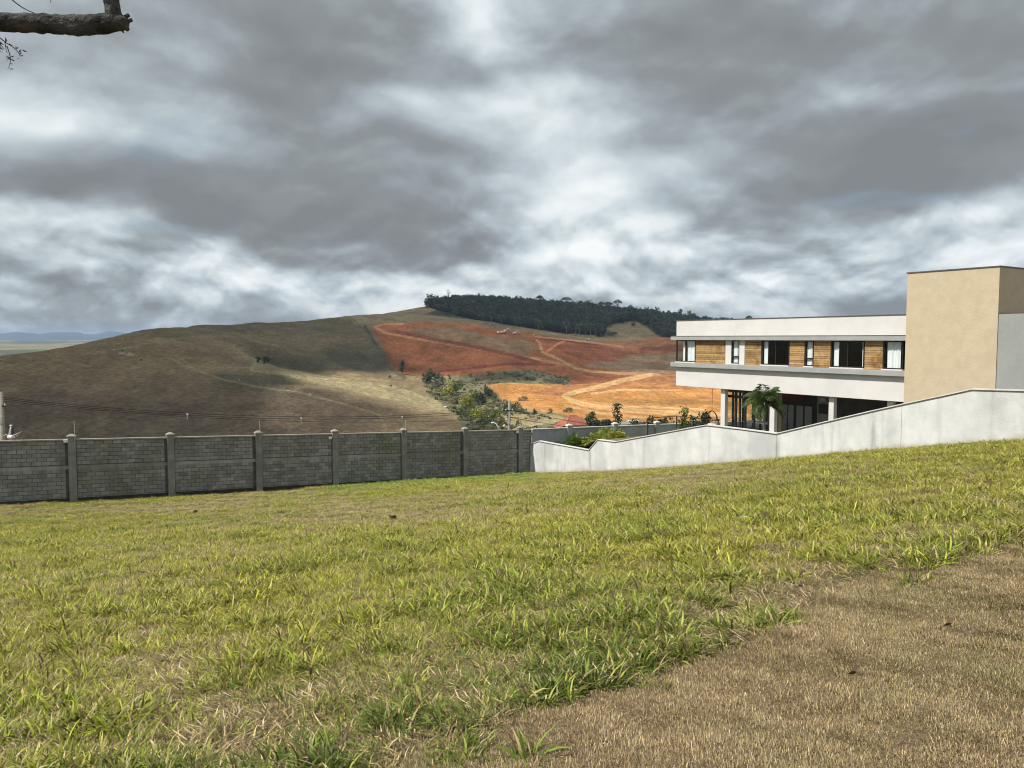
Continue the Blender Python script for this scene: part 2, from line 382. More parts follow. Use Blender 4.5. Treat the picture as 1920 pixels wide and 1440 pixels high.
# edge between the rank grass and the mown, dried strip the photographer stands on
EDGE = [(480,1560),(690,1450),(825,1400),(1000,1340),(1110,1295),(1200,1262),(1300,1225),(1400,1196),(1500,1160),(1570,1115),(1660,1080),(1780,1045),(1920,1020),(2150,975)]
EW = [on_lawn(*p)[:2] for p in EDGE]
DRY = [tuple(p) for p in EW] + [(40, 14), (40, -30), (-6, -30), (-4, 1.0)]
def dry_mask(x, y):
    j = (fbm(x * 1.1, y * 1.1, 3, 21) - .5) * 2.0
    return inpoly(x + j * .8, y + j, DRY)

m = bpy.data.materials.new('lawn_soil'); m.use_nodes = True; t = NT(m.node_tree); m.node_tree.nodes.clear()
pos = t.n('ShaderNodeNewGeometry').outputs['Position']
dry = t.n('ShaderNodeAttribute', attribute_name='dry').outputs['Fac']
gcol = t.mix(t.smooth(t.noise(pos, 14, 6, .65), .35, .7), (.060,.045,.024), (.19,.15,.075))
gcol = t.mix(t.smooth(t.noise(pos, .8, 4, .6), .4, .65), gcol, (.085,.085,.03))
dcol = t.mix(t.smooth(t.noise(pos, 34, 6, .75), .4, .65), (.085,.058,.034), (.25,.18,.105))
dcol = t.mix(t.math('MULTIPLY', t.smooth(t.noise(pos, 1.1, 5, .6), .45, .7), .55), dcol, (.17,.15,.06))
p = t.n('ShaderNodeBsdfPrincipled'); t.set(p.inputs['Base Color'], t.mix(dry, gcol, dcol)); p.inputs['Roughness'].default_value = .95; p.inputs['Specular IOR Level'].default_value = .1
b = t.n('ShaderNodeBump'); b.inputs['Strength'].default_value = .9; b.inputs['Distance'].default_value = .03; t.set(b.inputs['Height'], t.noise(pos, 22, 6, .7)); t.set(p.inputs['Normal'], b.outputs[0])
o = t.n('ShaderNodeOutputMaterial'); t.set(o.inputs[0], p.outputs[0]); M['lawn'] = m
aa = np.linspace(.02, 70, 281); ww = np.linspace(-60, -.02, 241)
AA, WW = np.meshgrid(aa, ww, indexing='ij')
X = C2[0] + A[0]*AA + V[0]*WW; Y = C2[1] + A[1]*AA + V[1]*WW; Z = ground(X, Y)
def grid_mesh(name, X, Y, Z, m, smooth=True):
    n0, n1 = X.shape; idx = np.arange(n0*n1).reshape(n0, n1)
    f = np.stack([idx[:-1,:-1], idx[1:,:-1], idx[1:,1:], idx[:-1,1:]], -1).reshape(-1, 4)
    me = bpy.data.meshes.new(name); me.vertices.add(n0*n1); me.vertices.foreach_set('co', np.stack([X,Y,Z],-1).reshape(-1).astype(np.float32))
    me.loops.add(f.size); me.loops.foreach_set('vertex_index', f.reshape(-1).astype(np.int32))
    me.polygons.add(len(f)); me.polygons.foreach_set('loop_start', np.arange(0, f.size, 4, dtype=np.int32)); me.polygons.foreach_set('loop_total', np.full(len(f), 4, np.int32))
    me.update(calc_edges=True); me.materials.append(m)
    if smooth: me.polygons.foreach_set('use_smooth', np.ones(len(f), bool))
    return me
me = grid_mesh('lawn', X, Y, Z, M['lawn'])
at_ = me.attributes.new('dry', 'FLOAT', 'POINT'); at_.data.foreach_set('value', dry_mask(X.ravel(), Y.ravel()).astype(np.float32))
tag(link('lawn', me), kind='structure')

# ------------------------------------------------------------------ the valley and hills
tp, tz = [], []
CT = {-400:[(835,270),(760,310),(705,350)], 0:[(828,275),(745,310),(700,330),(669,352)], 150:[(826,275),(745,320),(690,355),(642,410)],
 225:[(825,275),(745,318),(690,360),(643,410),(627,440)], 375:[(823,278),(750,330),(700,370),(648,430),(610.5,530)], 520:[(821,282),(767,322),(730,360),(700,405),(656,480),(605.5,630)], 660:[(819,288),(777,322),(742,365),(715,425),(700,465),(650,545),(592.5,697)],
 300:[(824,275),(745,325),(690,365),(645,410),(614,470)], 450:[(822,280),(760,325),(720,360),(690,400),(650,455),(626,520),(608.5,590)],
 600:[(820,285),(775,320),(738,360),(713,410),(704,450),(662,520),(622,600),(599,670)],
 700:[(818,290),(780,325),(745,375),(718,430),(697,490),(642,570),(608,630),(588.5,720)],
 780:[(816,295),(785,330),(760,375),(735,430),(712,490),(660,570),(610,650),(590,740),(577,820)],
 860:[(815,290),(792,325),(770,380),(745,430),(718,490),(692,530),(640,600),(606,690),(588,780),(571,900)],
 950:[(810,290),(782,340),(752,400),(722,460),(692,530),(652,600),(622,700),(606,780),(584,850),(574,950)],
 1050:[(806,300),(782,340),(757,400),(727,470),(692,560),(652,640),(632,730),(618,800),(594,860),(581,960)],
 1150:[(806,300),(780,350),(757,410),(729,480),(697,570),(662,650),(642,720),(633,770),(604,850),(588.5,960)],
 1260:[(806,300),(777,360),(752,430),(727,490),(697,570),(662,650),(637,740),(631,790),(610,880),(600,970)],
 1400:[(806,310),(772,370),(742,440),(702,560),(652,680),(632,800),(622,960)],
 1600:[(806,310),(742,440),(692,580),(646,720),(636,950)], 1900:[(806,310),(722,500),(652,720),(615,950)], 2400:[(806,310),(722,500),(652,720),(615,950)]}
for px, l in CT.items():
    for (py, d) in l:
        P = at(px, py, d); tp.append(P[:2]); tz.append(P[2])
    P = at(px, l[-1][0], l[-1][1]); k = 1.22; tp.append(P[:2] * k); tz.append(P[2] - 26)
    if P[1] < 900: tp.append(P[:2] * 1.7); tz.append(-45)
    for d, z in ((85,-15.5),(140,-24),(210,-33)):
        P = at(px, 700, d); tp.append(P[:2]); tz.append(z)
for i in range(24):
    t_ = i / 24 * 2 * math.pi
    tp.append((1500*math.sin(t_), 1500*math.cos(t_))); tz.append(-36 if math.cos(t_) > 0 else -10)
    if abs((t_ + math.pi) % (2*math.pi) - math.pi) > 1.2:
        tp.append((320*math.sin(t_), 320*math.cos(t_))); tz.append(-26 if math.sin(t_) < 0 else 6)
for a_, w_ in [(3,-3),(3,-40),(20,-15),(20,-45),(43,-29),(66,-4),(66,-30),(66,-56),(40,-56)]:
    P = loc(a_, w_); tp.append(P[:2]); tz.append(float(LAWN(P[0], P[1])) - 1.6)
for a_, w_, z in [(3,6,-10.5),(3,25,-11),(15,8,-8.5),(15,25,-9),(30,8,-6.5),(30,30,-7),(50,10,-3.5),(-12,-20,-13),(-12,0,-14),(-12,20,-14),(-12,-45,-12)]:
    P = loc(a_, w_); tp.append(P[:2]); tz.append(z)
TER = TPS(tp, tz, 300.0, 1e-5)
def terr(x, y):
    r = np.hypot(x, y)
    z = TER(x, y)
    k = np.clip((r - 240) / 150, 0, 1)
    z = z + k * ((fbm(x / 60, y / 60, 4, 31) - .5) * 3.2 + (fbm(x / 14, y / 14, 3, 41) - .5) * 1.3)
    u_ = x * .35 + y * .94 + (fbm(x / 90, y / 90, 3, 171) - .5) * 60; tz_ = np.clip((y - 380) / 60, 0, 1) * np.clip((x + 100 - (y - 600) * .1) / 60, 0, 1) * np.clip((800 - y) / 40, 0, 1)
    z = z + tz_ * (np.abs(((u_ / 34) % 1) - .5) - .25) * 3.2
    return z
def far(r): return np.interp(r, [1500, 2400, 4000, 9000, 12000], [-36, -31, -23, -20, -20])
def on_terr(px, py, d0=230, d1=1150):
    d = np.linspace(d0, d1, 900); r = ray(px, py); P = CAM[None] + r[None] * d[:, None]
    h = P[:, 2] <= terr(P[:, 0], P[:, 1]); k = int(np.argmax(h)) if h.any() else len(d) - 1
    return P[k]
pxs = np.arange(-110, 2031, 2.6); azs = np.arctan((pxs - CX) / F)
azc = np.arange(azs[-1], 2*math.pi + azs[0], R(2.5))[1:]
az = np.r_[azs, azc, azs[0] + 2*math.pi]
rs = np.r_[np.arange(4, 60, 7), np.arange(60, 255, 7), np.arange(255, 1010, 2.2), np.arange(1010, 1500, 14), np.arange(1500, 4000, 70), [4000, 4500, 6000, 9000, 12000]]
AZ, RS = np.meshgrid(az, rs, indexing='ij')
# forward distance is what the rows are spaced in, out to the edge of the view
X = RS * np.sin(AZ); Y = RS * np.cos(AZ)
Z = np.where(RS <= 1500, terr(X, Y), 0)
zz = far(RS) + (fbm(X / 700, Y / 700, 4, 3) - .5) * np.interp(RS, [1500, 2600], [14, 34])
k = np.clip((RS - 1300) / 200, 0, 1); Z = np.where(RS <= 1500, Z * (1 - k) + zz * k, zz)
PX, PY = proj(X, Y, Z)
jx = (fbm(X / 16, Y / 16, 3, 51) - .5) * 14; jy = (fbm(X / 16, Y / 16, 3, 61) - .5) * 7
qx = PX + jx; qy = PY + jy
infront = (Y > 200) & (RS < 1250)
c = np.empty(X.shape + (3,)); n_ = fbm(X / 38, Y / 38, 4, 71)[..., None]
c[:] = np.array([.262, .192, .104]) * (1 - n_) + np.array([.180, .132, .078]) * n_
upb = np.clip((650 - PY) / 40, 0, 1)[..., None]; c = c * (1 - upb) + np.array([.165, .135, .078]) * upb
sb = (np.clip(1 - np.abs(PY - np.interp(PX, [450, 560, 700, 860], [690, 705, 728, 765])) / 26, 0, 1) * (PX > 470))[..., None]; c = c * (1 - sb) + np.array([.33, .275, .145]) * sb  # sunlit strip along the spur, brightened in the ground colour
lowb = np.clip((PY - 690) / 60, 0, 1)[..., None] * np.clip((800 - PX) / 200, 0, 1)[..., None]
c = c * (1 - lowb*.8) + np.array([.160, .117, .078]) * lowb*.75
def paint(mask, col, var=.25, seed=0):
    k_ = (.55 * fbm(X / 22, Y / 22, 4, 80 + seed) + .45 * fbm(X / 6, Y / 9, 3, 180 + seed) - .5)[..., None] * 3 * var + 1
    mk = (np.asarray(mask, float) * infront)[..., None]
    globals()['c'] = c * (1 - mk) + np.array(col) * k_ * mk
def soft(poly, f):
    return np.where(inpoly(PX, PY, poly), 1, -1) * pldist(PX, PY, poly + [poly[0]]) / f * .5 + .5
# two folds behind the spur: shade painted dark, with greener ground
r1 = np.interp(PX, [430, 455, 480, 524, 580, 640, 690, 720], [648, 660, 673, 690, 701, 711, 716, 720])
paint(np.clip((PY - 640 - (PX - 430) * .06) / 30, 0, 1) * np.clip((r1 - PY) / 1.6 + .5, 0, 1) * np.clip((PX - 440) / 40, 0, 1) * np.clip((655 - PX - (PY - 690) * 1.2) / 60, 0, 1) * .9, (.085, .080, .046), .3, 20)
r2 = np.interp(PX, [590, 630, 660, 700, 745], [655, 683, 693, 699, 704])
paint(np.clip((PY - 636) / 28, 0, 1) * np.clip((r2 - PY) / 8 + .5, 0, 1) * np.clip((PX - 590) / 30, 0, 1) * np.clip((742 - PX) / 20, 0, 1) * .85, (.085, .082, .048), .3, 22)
paint(np.clip((PY - 692) / 12, 0, 1) * np.clip((np.interp(PX, [380, 440, 520, 560], [712, 726, 738, 740]) - PY) / 8 + .5, 0, 1) * np.clip((PX - 385) / 30, 0, 1) * np.clip((560 - PX) / 30, 0, 1) * .7, (.10, .093, .055), .3, 23)
paint(np.clip((np.interp(PX, [470, 560, 640, 700, 760, 830], [5, 9, 11, 14, 16, 8]) - np.abs(PY - np.interp(PX, [430, 480, 524, 580, 640, 700, 760, 840], [652, 677, 694, 707, 719, 731, 744, 764]))) / 4, 0, 1) * np.clip((PX - 440) / 60, 0, 1) * (PX < 850) * .8, (.33, .275, .150), .2, 24)  # lit strip just below the fold edge, painted in
paint(np.clip((9 - pldist(PX + jx*.5, PY + jy*.5, [(300,640),(400,644),(440,652),(478,680),(520,697),(570,706)])) / 10, 0, 1) * .7, (.25, .205, .115), .2, 21)
paint(np.clip((6 - pldist(PX + jx*.5, PY + jy*.5, [(230,657),(290,637),(340,632.5),(402,632)])) / 7, 0, 1) * .75, (.30, .235, .125), .2, 25)  # sunlit streak near the left crest, painted as paler grass
RED = [(697,613),(715,607),(735,605),(850,604),(900,611),(960,620),(1040,632),(1100,641),(1180,639),(1275,627),(1400,630),(1420,702),(1262,703),(1200,704),(1130,716),(1075,722),(1060,706),(1000,692),(900,701),(820,705),(760,703),(735,690),(715,650)]
ORG = [(912,722),(960,718),(1060,722),(1130,716),(1190,703),(1420,702),(1420,792),(1180,789),(1100,783),(1020,772),(960,760),(930,738)]
SCR = [(795,706),(900,701),(1000,692),(1060,706),(1075,722),(1000,719),(912,722),(930,740),(1000,770),(1100,783),(1180,789),(1300,792),(1300,812),(880,812),(840,770),(800,735)]
paint(inpoly(qx, qy, SCR), (.175,.155,.085), .4, 1); paint(inpoly(qx, qy, SCR) & (qy < 724) & (qx > 860), (.145,.13,.075), .4, 31)
paint(inpoly(qx, qy, [(890,772),(960,757),(1040,777),(1085,790),(950,806)]), (.31,.245,.13), .3, 2)
paint(inpoly(qx, qy, RED), (.255,.098,.042), .30, 3)
paint(inpoly(qx, qy, [(1170,640),(1275,627),(1420,630),(1420,652),(1260,648),(1190,656),(1150,648)]), (.27,.122,.058), .25, 4)
paint(inpoly(qx, qy, [(765,616),(850,612),(905,628),(985,635),(1010,655),(990,668),(930,660),(860,645),(790,633)]), (.195,.122,.066), .3, 5)
paint(inpoly(qx, qy, [(1185,665),(1262,660),(1420,664),(1420,699),(1200,700),(1090,687),(1125,676)]), (.205,.135,.08), .3, 6)
paint(inpoly(qx, qy, [(1035,645),(1130,650),(1188,662),(1150,679),(1080,673),(1050,662)]), (.205,.074,.035), .28, 7)
paint(inpoly(qx, qy, [(1195,652),(1265,646),(1400,648),(1400,656),(1265,657),(1200,658)]), (.17,.062,.034), .2, 8)
paint(inpoly(qx, qy, ORG), (.455,.215,.068), .24, 9)
paint(inpoly(qx, qy, [(1060,722),(1130,716),(1190,703),(1420,702),(1420,715),(1200,722),(1120,735),(1060,745),(1000,735)]), (.37,.165,.068), .2, 10)
LINES = [([(755,607),(720,608),(703,613),(722,624),(780,635),(860,648),(940,662),(1010,674),(1062,684)], 2.0, (.37,.19,.10)),
 ([(745,622),(810,636),(880,648),(960,666),(1010,680)], 3.6, (.165,.058,.032)),
 ([(1003,632),(1012,645),(1016,660),(1040,670),(1065,683),(1078,690),(1110,696),(1160,700),(1235,702)], 2.3, (.40,.225,.115)),
 ([(1003,632),(1060,637),(1120,643),(1168,651)], 1.6, (.40,.22,.115)), ([(1003,634),(1062,640),(1120,647)], 1.6, (.16,.05,.03)),
 ([(1020,662),(1045,645),(1058,640)], 1.8, (.46,.19,.08)), ([(815,697),(880,691),(960,682),(1040,684)], 2.0, (.17,.05,.03)),
 ([(1220,703),(1172,712),(1130,723),(1082,734),(1058,742),(1076,753),(1120,763),(1200,771),(1300,776),(1400,780)], 4.4, (.54,.33,.145)),
 ([(1060,760),(1130,776),(1210,783)], 2.5, (.53,.32,.13)), ([(1120,750),(1200,752),(1300,754),(1400,758)], 4.0, (.36,.19,.06)), ([(1110,738),(1170,730),(1280,731)], 1.8, (.55,.34,.15)),
 ([(1120,762),(1220,763),(1320,768)], 2.2, (.54,.34,.15)), ([(1150,726),(1260,728),(1400,730)], 2.2, (.42,.19,.07)),
 ([(300,662),(345,685),(420,712),(480,725),(560,735),(640,756),(712,778),(722,798),(728,822)], 1.6, (.255,.20,.12)),
 ([(684,611),(700,638),(718,672),(735,695),(760,708)], 3.0, (.10,.095,.06)), ([(310,632),(430,620),(560,612),(680,608)], 1.4, (.15,.13,.085)),
 ([(225,662),(250,665)], 2., (.4,.34,.22))]
for pl, wd, col in LINES: paint(np.clip((wd - pldist(PX + jx*.2, PY + jy*.2, pl)) / 1.3 + .5, 0, 1), col, .12, 11)
paint(inpoly(qx, qy, [(800,590),(830,568),(840,556),(900,548),(1100,562),(1420,585),(1420,632),(1240,632),(1190,600),(1130,610),(1130,632),(1050,622),(950,606),(880,598)]) & (RS > 640), (.045,.05,.03), .3, 12)
farm = RS > 1350
fk = np.clip((fbm(X / 260, Y / 260, 4, 91) - .47) * 9, 0, 1)[..., None]
c = np.where(farm[..., None], np.array([.085,.10,.065]) * fk + np.array([.215,.185,.115]) * (1 - fk), c)
m = bpy.data.materials.new('hill_ground'); m.use_nodes = True; t = NT(m.node_tree); m.node_tree.nodes.clear()
pos = t.n('ShaderNodeNewGeometry').outputs['Position']
col = t.n('ShaderNodeAttribute', attribute_name='earth').outputs['Color']
st = t.vec('MULTIPLY', pos, (1, 1, 2.5))
k1 = t.math('MULTIPLY_ADD', t.smooth(t.noise(st, .40, 7, .74), .34, .68), .58, .72)
k3 = t.math('MULTIPLY_ADD', t.smooth(t.noise(t.vec('MULTIPLY', pos, (1, .45, 1)), .13, 6, .7), .35, .68), .30, .86)
k2 = t.math('MULTIPLY_ADD', t.smooth(t.noise(st, .035, 6, .65), .3, .7), .4, .8)
kk = t.math('MULTIPLY', t.math('MULTIPLY', k1, k3), k2)
hs = t.n('ShaderNodeHueSaturation'); t.set(hs.inputs['Color'], col); t.set(hs.inputs['Value'], kk)
p = t.n('ShaderNodeBsdfPrincipled'); t.set(p.inputs['Base Color'], hs.outputs[0]); p.inputs['Roughness'].default_value = .97; p.inputs['Specular IOR Level'].default_value = .05
b = t.n('ShaderNodeBump'); b.inputs['Strength'].default_value = 1.0; b.inputs['Distance'].default_value = 1.5; t.set(b.inputs['Height'], t.noise(st, .26, 8, .72)); t.set(p.inputs['Normal'], b.outputs[0])
o = t.n('ShaderNodeOutputMaterial'); t.set(o.inputs[0], p.outputs[0]); M['terrain'] = m
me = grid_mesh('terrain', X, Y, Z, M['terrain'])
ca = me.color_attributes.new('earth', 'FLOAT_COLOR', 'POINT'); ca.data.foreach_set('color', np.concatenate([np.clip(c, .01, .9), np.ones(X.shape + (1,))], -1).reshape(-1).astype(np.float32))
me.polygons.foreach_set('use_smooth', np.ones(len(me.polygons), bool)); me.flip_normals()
tag(link('terrain', me), kind='structure')

# far mountains
M['mountain'] = mat('mountain_forest', (.035,.06,.07), (.055,.08,.085), .002, 4)
prof = [(-700,622),(-300,630),(-100,626),(0,629.5),(30,627),(60,628),(78,630),(92,627.5),(112,626.5),(128,627.5),(150,626.5),(160,630),(182,630),(205,625.5),(228,627),(260,629),(400,628),(700,630),(1000,626),(1400,629),(2000,627),(2700,630)]
ax = np.arange(-700, 2700, 7.0); py_ = np.interp(ax, [q[0] for q in prof], [q[1] for q in prof]) + (fbm(ax / 25, ax * 0, 3, 4) - .5) * 1.6
rows = []
for k_, (dd, fz) in enumerate([(6300, 0), (6900, .45), (7400, .8), (8000, 1), (8600, .6), (9500, 0)]):
    base = -30; zc = 1.6 + (636 - py_) * 1.25 / F * 8000
    tt = (ax - CX) / F; nn = (fbm(ax / 14 + k_ * 3, ax * 0 + k_, 3, 8) - .5) * 16 * (0 < fz < 1)
    rows.append(np.stack([tt * dd, np.full_like(ax, dd), base + (zc - base) * fz + nn], -1))
G = np.array(rows)
tag(link('mountains', grid_mesh('mountains', G[..., 0], G[..., 1], G[..., 2], M['mountain'])), kind='structure')

# ------------------------------------------------------------------ cloud meshes out of view up-sun, outlined to cast the hills' shade
m = bpy.data.materials.new('thick_cloud'); m.use_nodes = True; t = NT(m.node_tree); m.node_tree.nodes.clear()
df = t.n('ShaderNodeBsdfDiffuse'); df.inputs[0].default_value = (.8,.8,.82,1); tr = t.n('ShaderNodeBsdfTranslucent'); tr.inputs[0].default_value = (.8,.8,.82,1)
mm = t.n('ShaderNodeMixShader'); mm.inputs[0].default_value = .5; t.set(mm.inputs[1], df.outputs[0]); t.set(mm.inputs[2], tr.outputs[0])
o = t.n('ShaderNodeOutputMaterial'); t.set(o.inputs[0], mm.outputs[0]); M['cloud'] = m
m = m.copy(); m.name = 'thin_cloud'; t = NT(m.node_tree); nd = m.node_tree.nodes
tp_ = t.n('ShaderNodeBsdfTransparent'); m2 = t.n('ShaderNodeMixShader'); m2.inputs[0].default_value = .60
mmn = [q for q in nd if q.type == 'MIX_SHADER' and q != m2][0]; out = [q for q in nd if q.type == 'OUTPUT_MATERIAL'][0]
t.set(m2.inputs[1], mmn.outputs[0]); t.set(m2.inputs[2], tp_.outputs[0]); t.set(out.inputs[0], m2.outputs[0]); M['cloud_thin'] = m
CH = 620.0
def cloud(name, pts, mt, label):
    foot = []
    for q in pts:
        P = np.array(q) if len(q) == 3 else on_terr(*q)
        k_ = (CH - P[2]) / SUN[2]; foot.append((P + SUN * k_)[:2])
    foot = np.array(foot); lo = foot.min(0) - 60; hi = foot.max(0) + 60
    gx = np.arange(lo[0], hi[0], 9.0); gy = np.arange(lo[1], hi[1], 9.0); X, Y = np.meshgrid(gx, gy, indexing='ij')
    jx = (fbm(X/70, Y/70, 4, 101) - .5) * 70; jy = (fbm(X/70, Y/70, 4, 111) - .5) * 70
    ins = inpoly(X + jx, Y + jy, [tuple(p) for p in foot])
    d = pldist(X + jx, Y + jy, [tuple(p) for p in foot] + [tuple(foot[0])])
    th = np.where(ins, np.sqrt(np.clip(d, 0, 90)) * 5 + 1, 0) * (.6 + .8 * fbm(X/45, Y/45, 4, 121))
    top = CH + th; bot = CH - th * .35
    n0, n1 = X.shape; idx = np.full((n0, n1), -1)
    keep = ins[:-1, :-1] & ins[1:, :-1] & ins[1:, 1:] & ins[:-1, 1:]
    mb_v = np.concatenate([np.stack([X, Y, top], -1).reshape(-1, 3), np.stack([X, Y, bot], -1).reshape(-1, 3)])
    id0 = np.arange(n0*n1).reshape(n0, n1); N = n0 * n1; fs = []
    ii, jj = np.nonzero(keep); kset = set(zip(ii.tolist(), jj.tolist()))
    for i, j in kset:
        a_, b_, c_, d_ = id0[i, j], id0[i+1, j], id0[i+1, j+1], id0[i, j+1]
        fs.append((a_, b_, c_, d_)); fs.append((d_+N, c_+N, b_+N, a_+N))
        for (ni, nj, e0, e1) in ((i-1, j, d_, a_), (i+1, j, b_, c_), (i, j-1, a_, b_), (i, j+1, c_, d_)):
            if (ni, nj) not in kset: fs.append((e1, e0, e0+N, e1+N))
    used = np.unique(np.array([v for f in fs for v in f])); rm = np.full(2*N, -1); rm[used] = np.arange(len(used))
    me = bpy.data.meshes.new(name); me.from_pydata(mb_v[used].tolist(), [], [tuple(int(rm[v]) for v in f) for f in fs]); me.materials.append(mt)
    me.polygons.foreach_set('use_smooth', [True]*len(me.polygons))
    return tag(link(name, me), label, 'cloud', kind='stuff')
cloud('shade_clouds', [(-420,140,-30),(-420,380,-30),(-420,520,-20),(-330,820,-10),(-250,800,-10),(-150,690,0),(690,606),(700,650),(738,690),(690,697),(620,693),(560,688),(500,682),(492,692),(530,714),(530,828),(-60,200,-30),(-250,120,-30)], M['cloud'], 'thick grey cloud mass out of view, shaped to shade the left hill')
cloud('shade_clouds', [(690,604),(560,622),(440,618),(-280,640,0),(-240,780,0),(-130,930,0),(150,1100,0),(420,1150,0),(520,1000,0),(430,640,-20),(1420,700),(1250,697),(1160,697),(1075,714),(960,715),(910,717),(850,716),(800,706),(742,702),(705,655)], M['cloud_thin'], 'thin cloud veil out of view, shaped to dim the far wooded hill')
cloud('shade_clouds', [(534,714),(580,727),(640,740),(720,756),(800,778),(850,798),(850,827),(534,827)], M['cloud_thin'], 'small thin cloud veil out of view, shaped to dim the foot of the hill')

# ------------------------------------------------------------------ grey concrete block wall along the bottom of the lot
PIL = [-62,135,320,485,628,757,872,975]
pw_ = [fa(px, 850, 0.0)[0] for px in PIL]
w_first = pw_[1] - (pw_[2] - pw_[1]); pw_[0] = w_first
tops = [(px, py) for px, py in [(20,824),(230,820.5),(400,818),(560,816),(690,813.5),(810,810),(925,806),(988,804)]]
tw = [fa(px, py, 0.0) for px, py in tops]
kz = np.polyfit([q[0] for q in tw], [q[1] for q in tw], 1)
ztop = lambda w_: kz[0] * w_ + kz[1]
TILT = math.atan(kz[0])
bases = [fa(px, py, 0.0) for px, py in [(0,945),(135,940),(320,930),(485,921),(628,911),(757,902),(872,893),(985,887)]]
zbase = lambda w_: float(np.interp(w_, [q[0] for q in bases][::1], [q[1] for q in bases]))
BW = Fr('block_wall', 0, -13, ztop(-13) - 3, 'long dark grey concrete block wall with capped pillars along the bottom of the grass', 'wall')
NC = 14; CHt = .2
BL = MB(); BL.box(-.10, .016, -.190, .190, -.089, .089)
bm_block = BL.mesh('concrete_block', M['block'])
BLh = MB(); BLh.box(-.10, .016, -.090, .090, -.089, .089)
bm_half = BLh.mesh('concrete_block', M['block'])
spots = []
edges = pw_ + [0.0]
for i in range(len(edges) - 1):
    w0 = edges[i] + (.17); w1 = edges[i+1] - (.17 if i < len(edges) - 2 else 0.005)
    if w1 - w0 < .3: continue
    wm = (w0 + w1) / 2
    # core behind the joints, bond beam, coping, dark footing
    core = MB()
    for (z0, z1) in ((-3.4, -.07),):
        core.add([(x, w_, ztop(w_) + z) for w_ in (w0, w1) for (x, z) in ((-.1, z0), (-.003, z0), (-.003, z1), (-.1, z1))], [(0,3,2,1),(4,5,6,7),(0,1,5,4),(1,2,6,5),(2,3,7,6),(3,0,4,7)])
    BW.part('mortar_bed', core, M['mortar'])
    for nm, x0, x1, z0, z1, mt in (('bond_beam', -.09, .014, -1.49, -1.31, 'block'), ('coping', -.16, .07, -.066, 0.0, 'coping'), ('footing', -.09, .03, -3.5, -2.93, 'darkbase')):
        q = MB(); q.add([(x, w_, ztop(w_) + z) for w_ in (w0, w1) for (x, z) in ((x0, z0), (x1, z0), (x1, z1), (x0, z1))], [(0,3,2,1),(4,5,6,7),(0,1,5,4),(1,2,6,5),(2,3,7,6),(3,0,4,7)])
        BW.part(nm, q, M[mt])
    for r_ in range(NC + 1):
        zc = -.175 - r_ * CHt
        if -1.55 < zc - .0 < -1.25: continue
        s = w0 + .02; first = True
        while s < w1 - .06:
            L = .2 if (first and r_ % 2) else .4
            if s + L > w1 - .01: L = .2 if s + .2 <= w1 - .0 else 0
            if not L: break
            spots.append((s + L/2, zc, L)); s += L; first = False
def view_px(w_, z):
    P = loc(0, w_, z); return proj(P[0], P[1], P[2])
vis = []
for (w_, zc, L) in spots:
    z = ztop(w_) + zc; qx_, qy_ = view_px(w_, z); vis.append((0 if -20 < qx_ < 1940 else 1, float(np.linalg.norm(loc(0, w_, z) - CAM)), w_, z, L))
vis.sort()
rest = MB()
for n, (_, _, w_, z, L) in enumerate(vis):
    da = random.uniform(-.006, .007)
    if n < 290:
        o = link('concrete_block', bm_block if L > .3 else bm_half, BW.e)
        o.location = (da - BW.o[0], w_ - BW.o[1], z - BW.o[2]); o.rotation_euler = (TILT, 0, random.uniform(-.006, .006))
    else:
        h = L/2 - .010; sl = kz[0]
        rest.add([(x, w_ + sy*h, z + sl*sy*h + sz*.089) for x in (-.09, .016+da) for (sy, sz) in ((-1,-1),(1,-1),(1,1),(-1,1))], [(0,1,2,3),(7,6,5,4),(0,4,5,1),(1,5,6,2),(2,6,7,3),(3,7,4,0)])
o = BW.part('concrete_block', rest, M['block']); o['kind'] = 'stuff'
def pillar(fr, w_, zt, zb, mt, capm, hw=.17, out=.13):
    q = MB(); q.box(-.14, out, w_ - hw, w_ + hw, zb, zt); pl = bevel(fr.part('pillar', q, M[mt]), .012)
    k_ = MB(); e = .035; z0 = zt + .003
    k_.box(-.14 - e, out + e, w_ - hw - e, w_ + hw + e, z0, z0 + .06)
    x0, x1, y0, y1 = -.14 - e + .01, out + e - .01, w_ - hw - e + .01, w_ + hw + e - .01; xm, ym = (x0+x1)/2, (y0+y1)/2
    k_.add([(x0,y0,z0+.06),(x1,y0,z0+.06),(x1,y1,z0+.06),(x0,y1,z0+.06),(xm-.05,ym-.05,z0+.15),(xm+.05,ym-.05,z0+.15),(xm+.05,ym+.05,z0+.15),(xm-.05,ym+.05,z0+.15)], [(0,1,5,4),(1,2,6,5),(2,3,7,6),(3,0,4,7),(4,5,6,7)])
    fr.part('cap', k_, M[capm], None); c_ = fr.e.children[-1] if False else None
    return pl
def pillar_with_cap(fr, w_, zt, zb, mt, capm, **kw):
    n0 = set(o.name for o in COL.objects); pl = pillar(fr, w_, zt, zb, mt, capm, **kw)
    for o in COL.objects:
        if o.name not in n0 and o.name.startswith('cap'): o.parent = pl
    return pl
for i, w_ in enumerate(pw_):
    pillar_with_cap(BW, w_, ztop(w_) + .10, ztop(w_) - 3.55, 'pillar', 'coping')
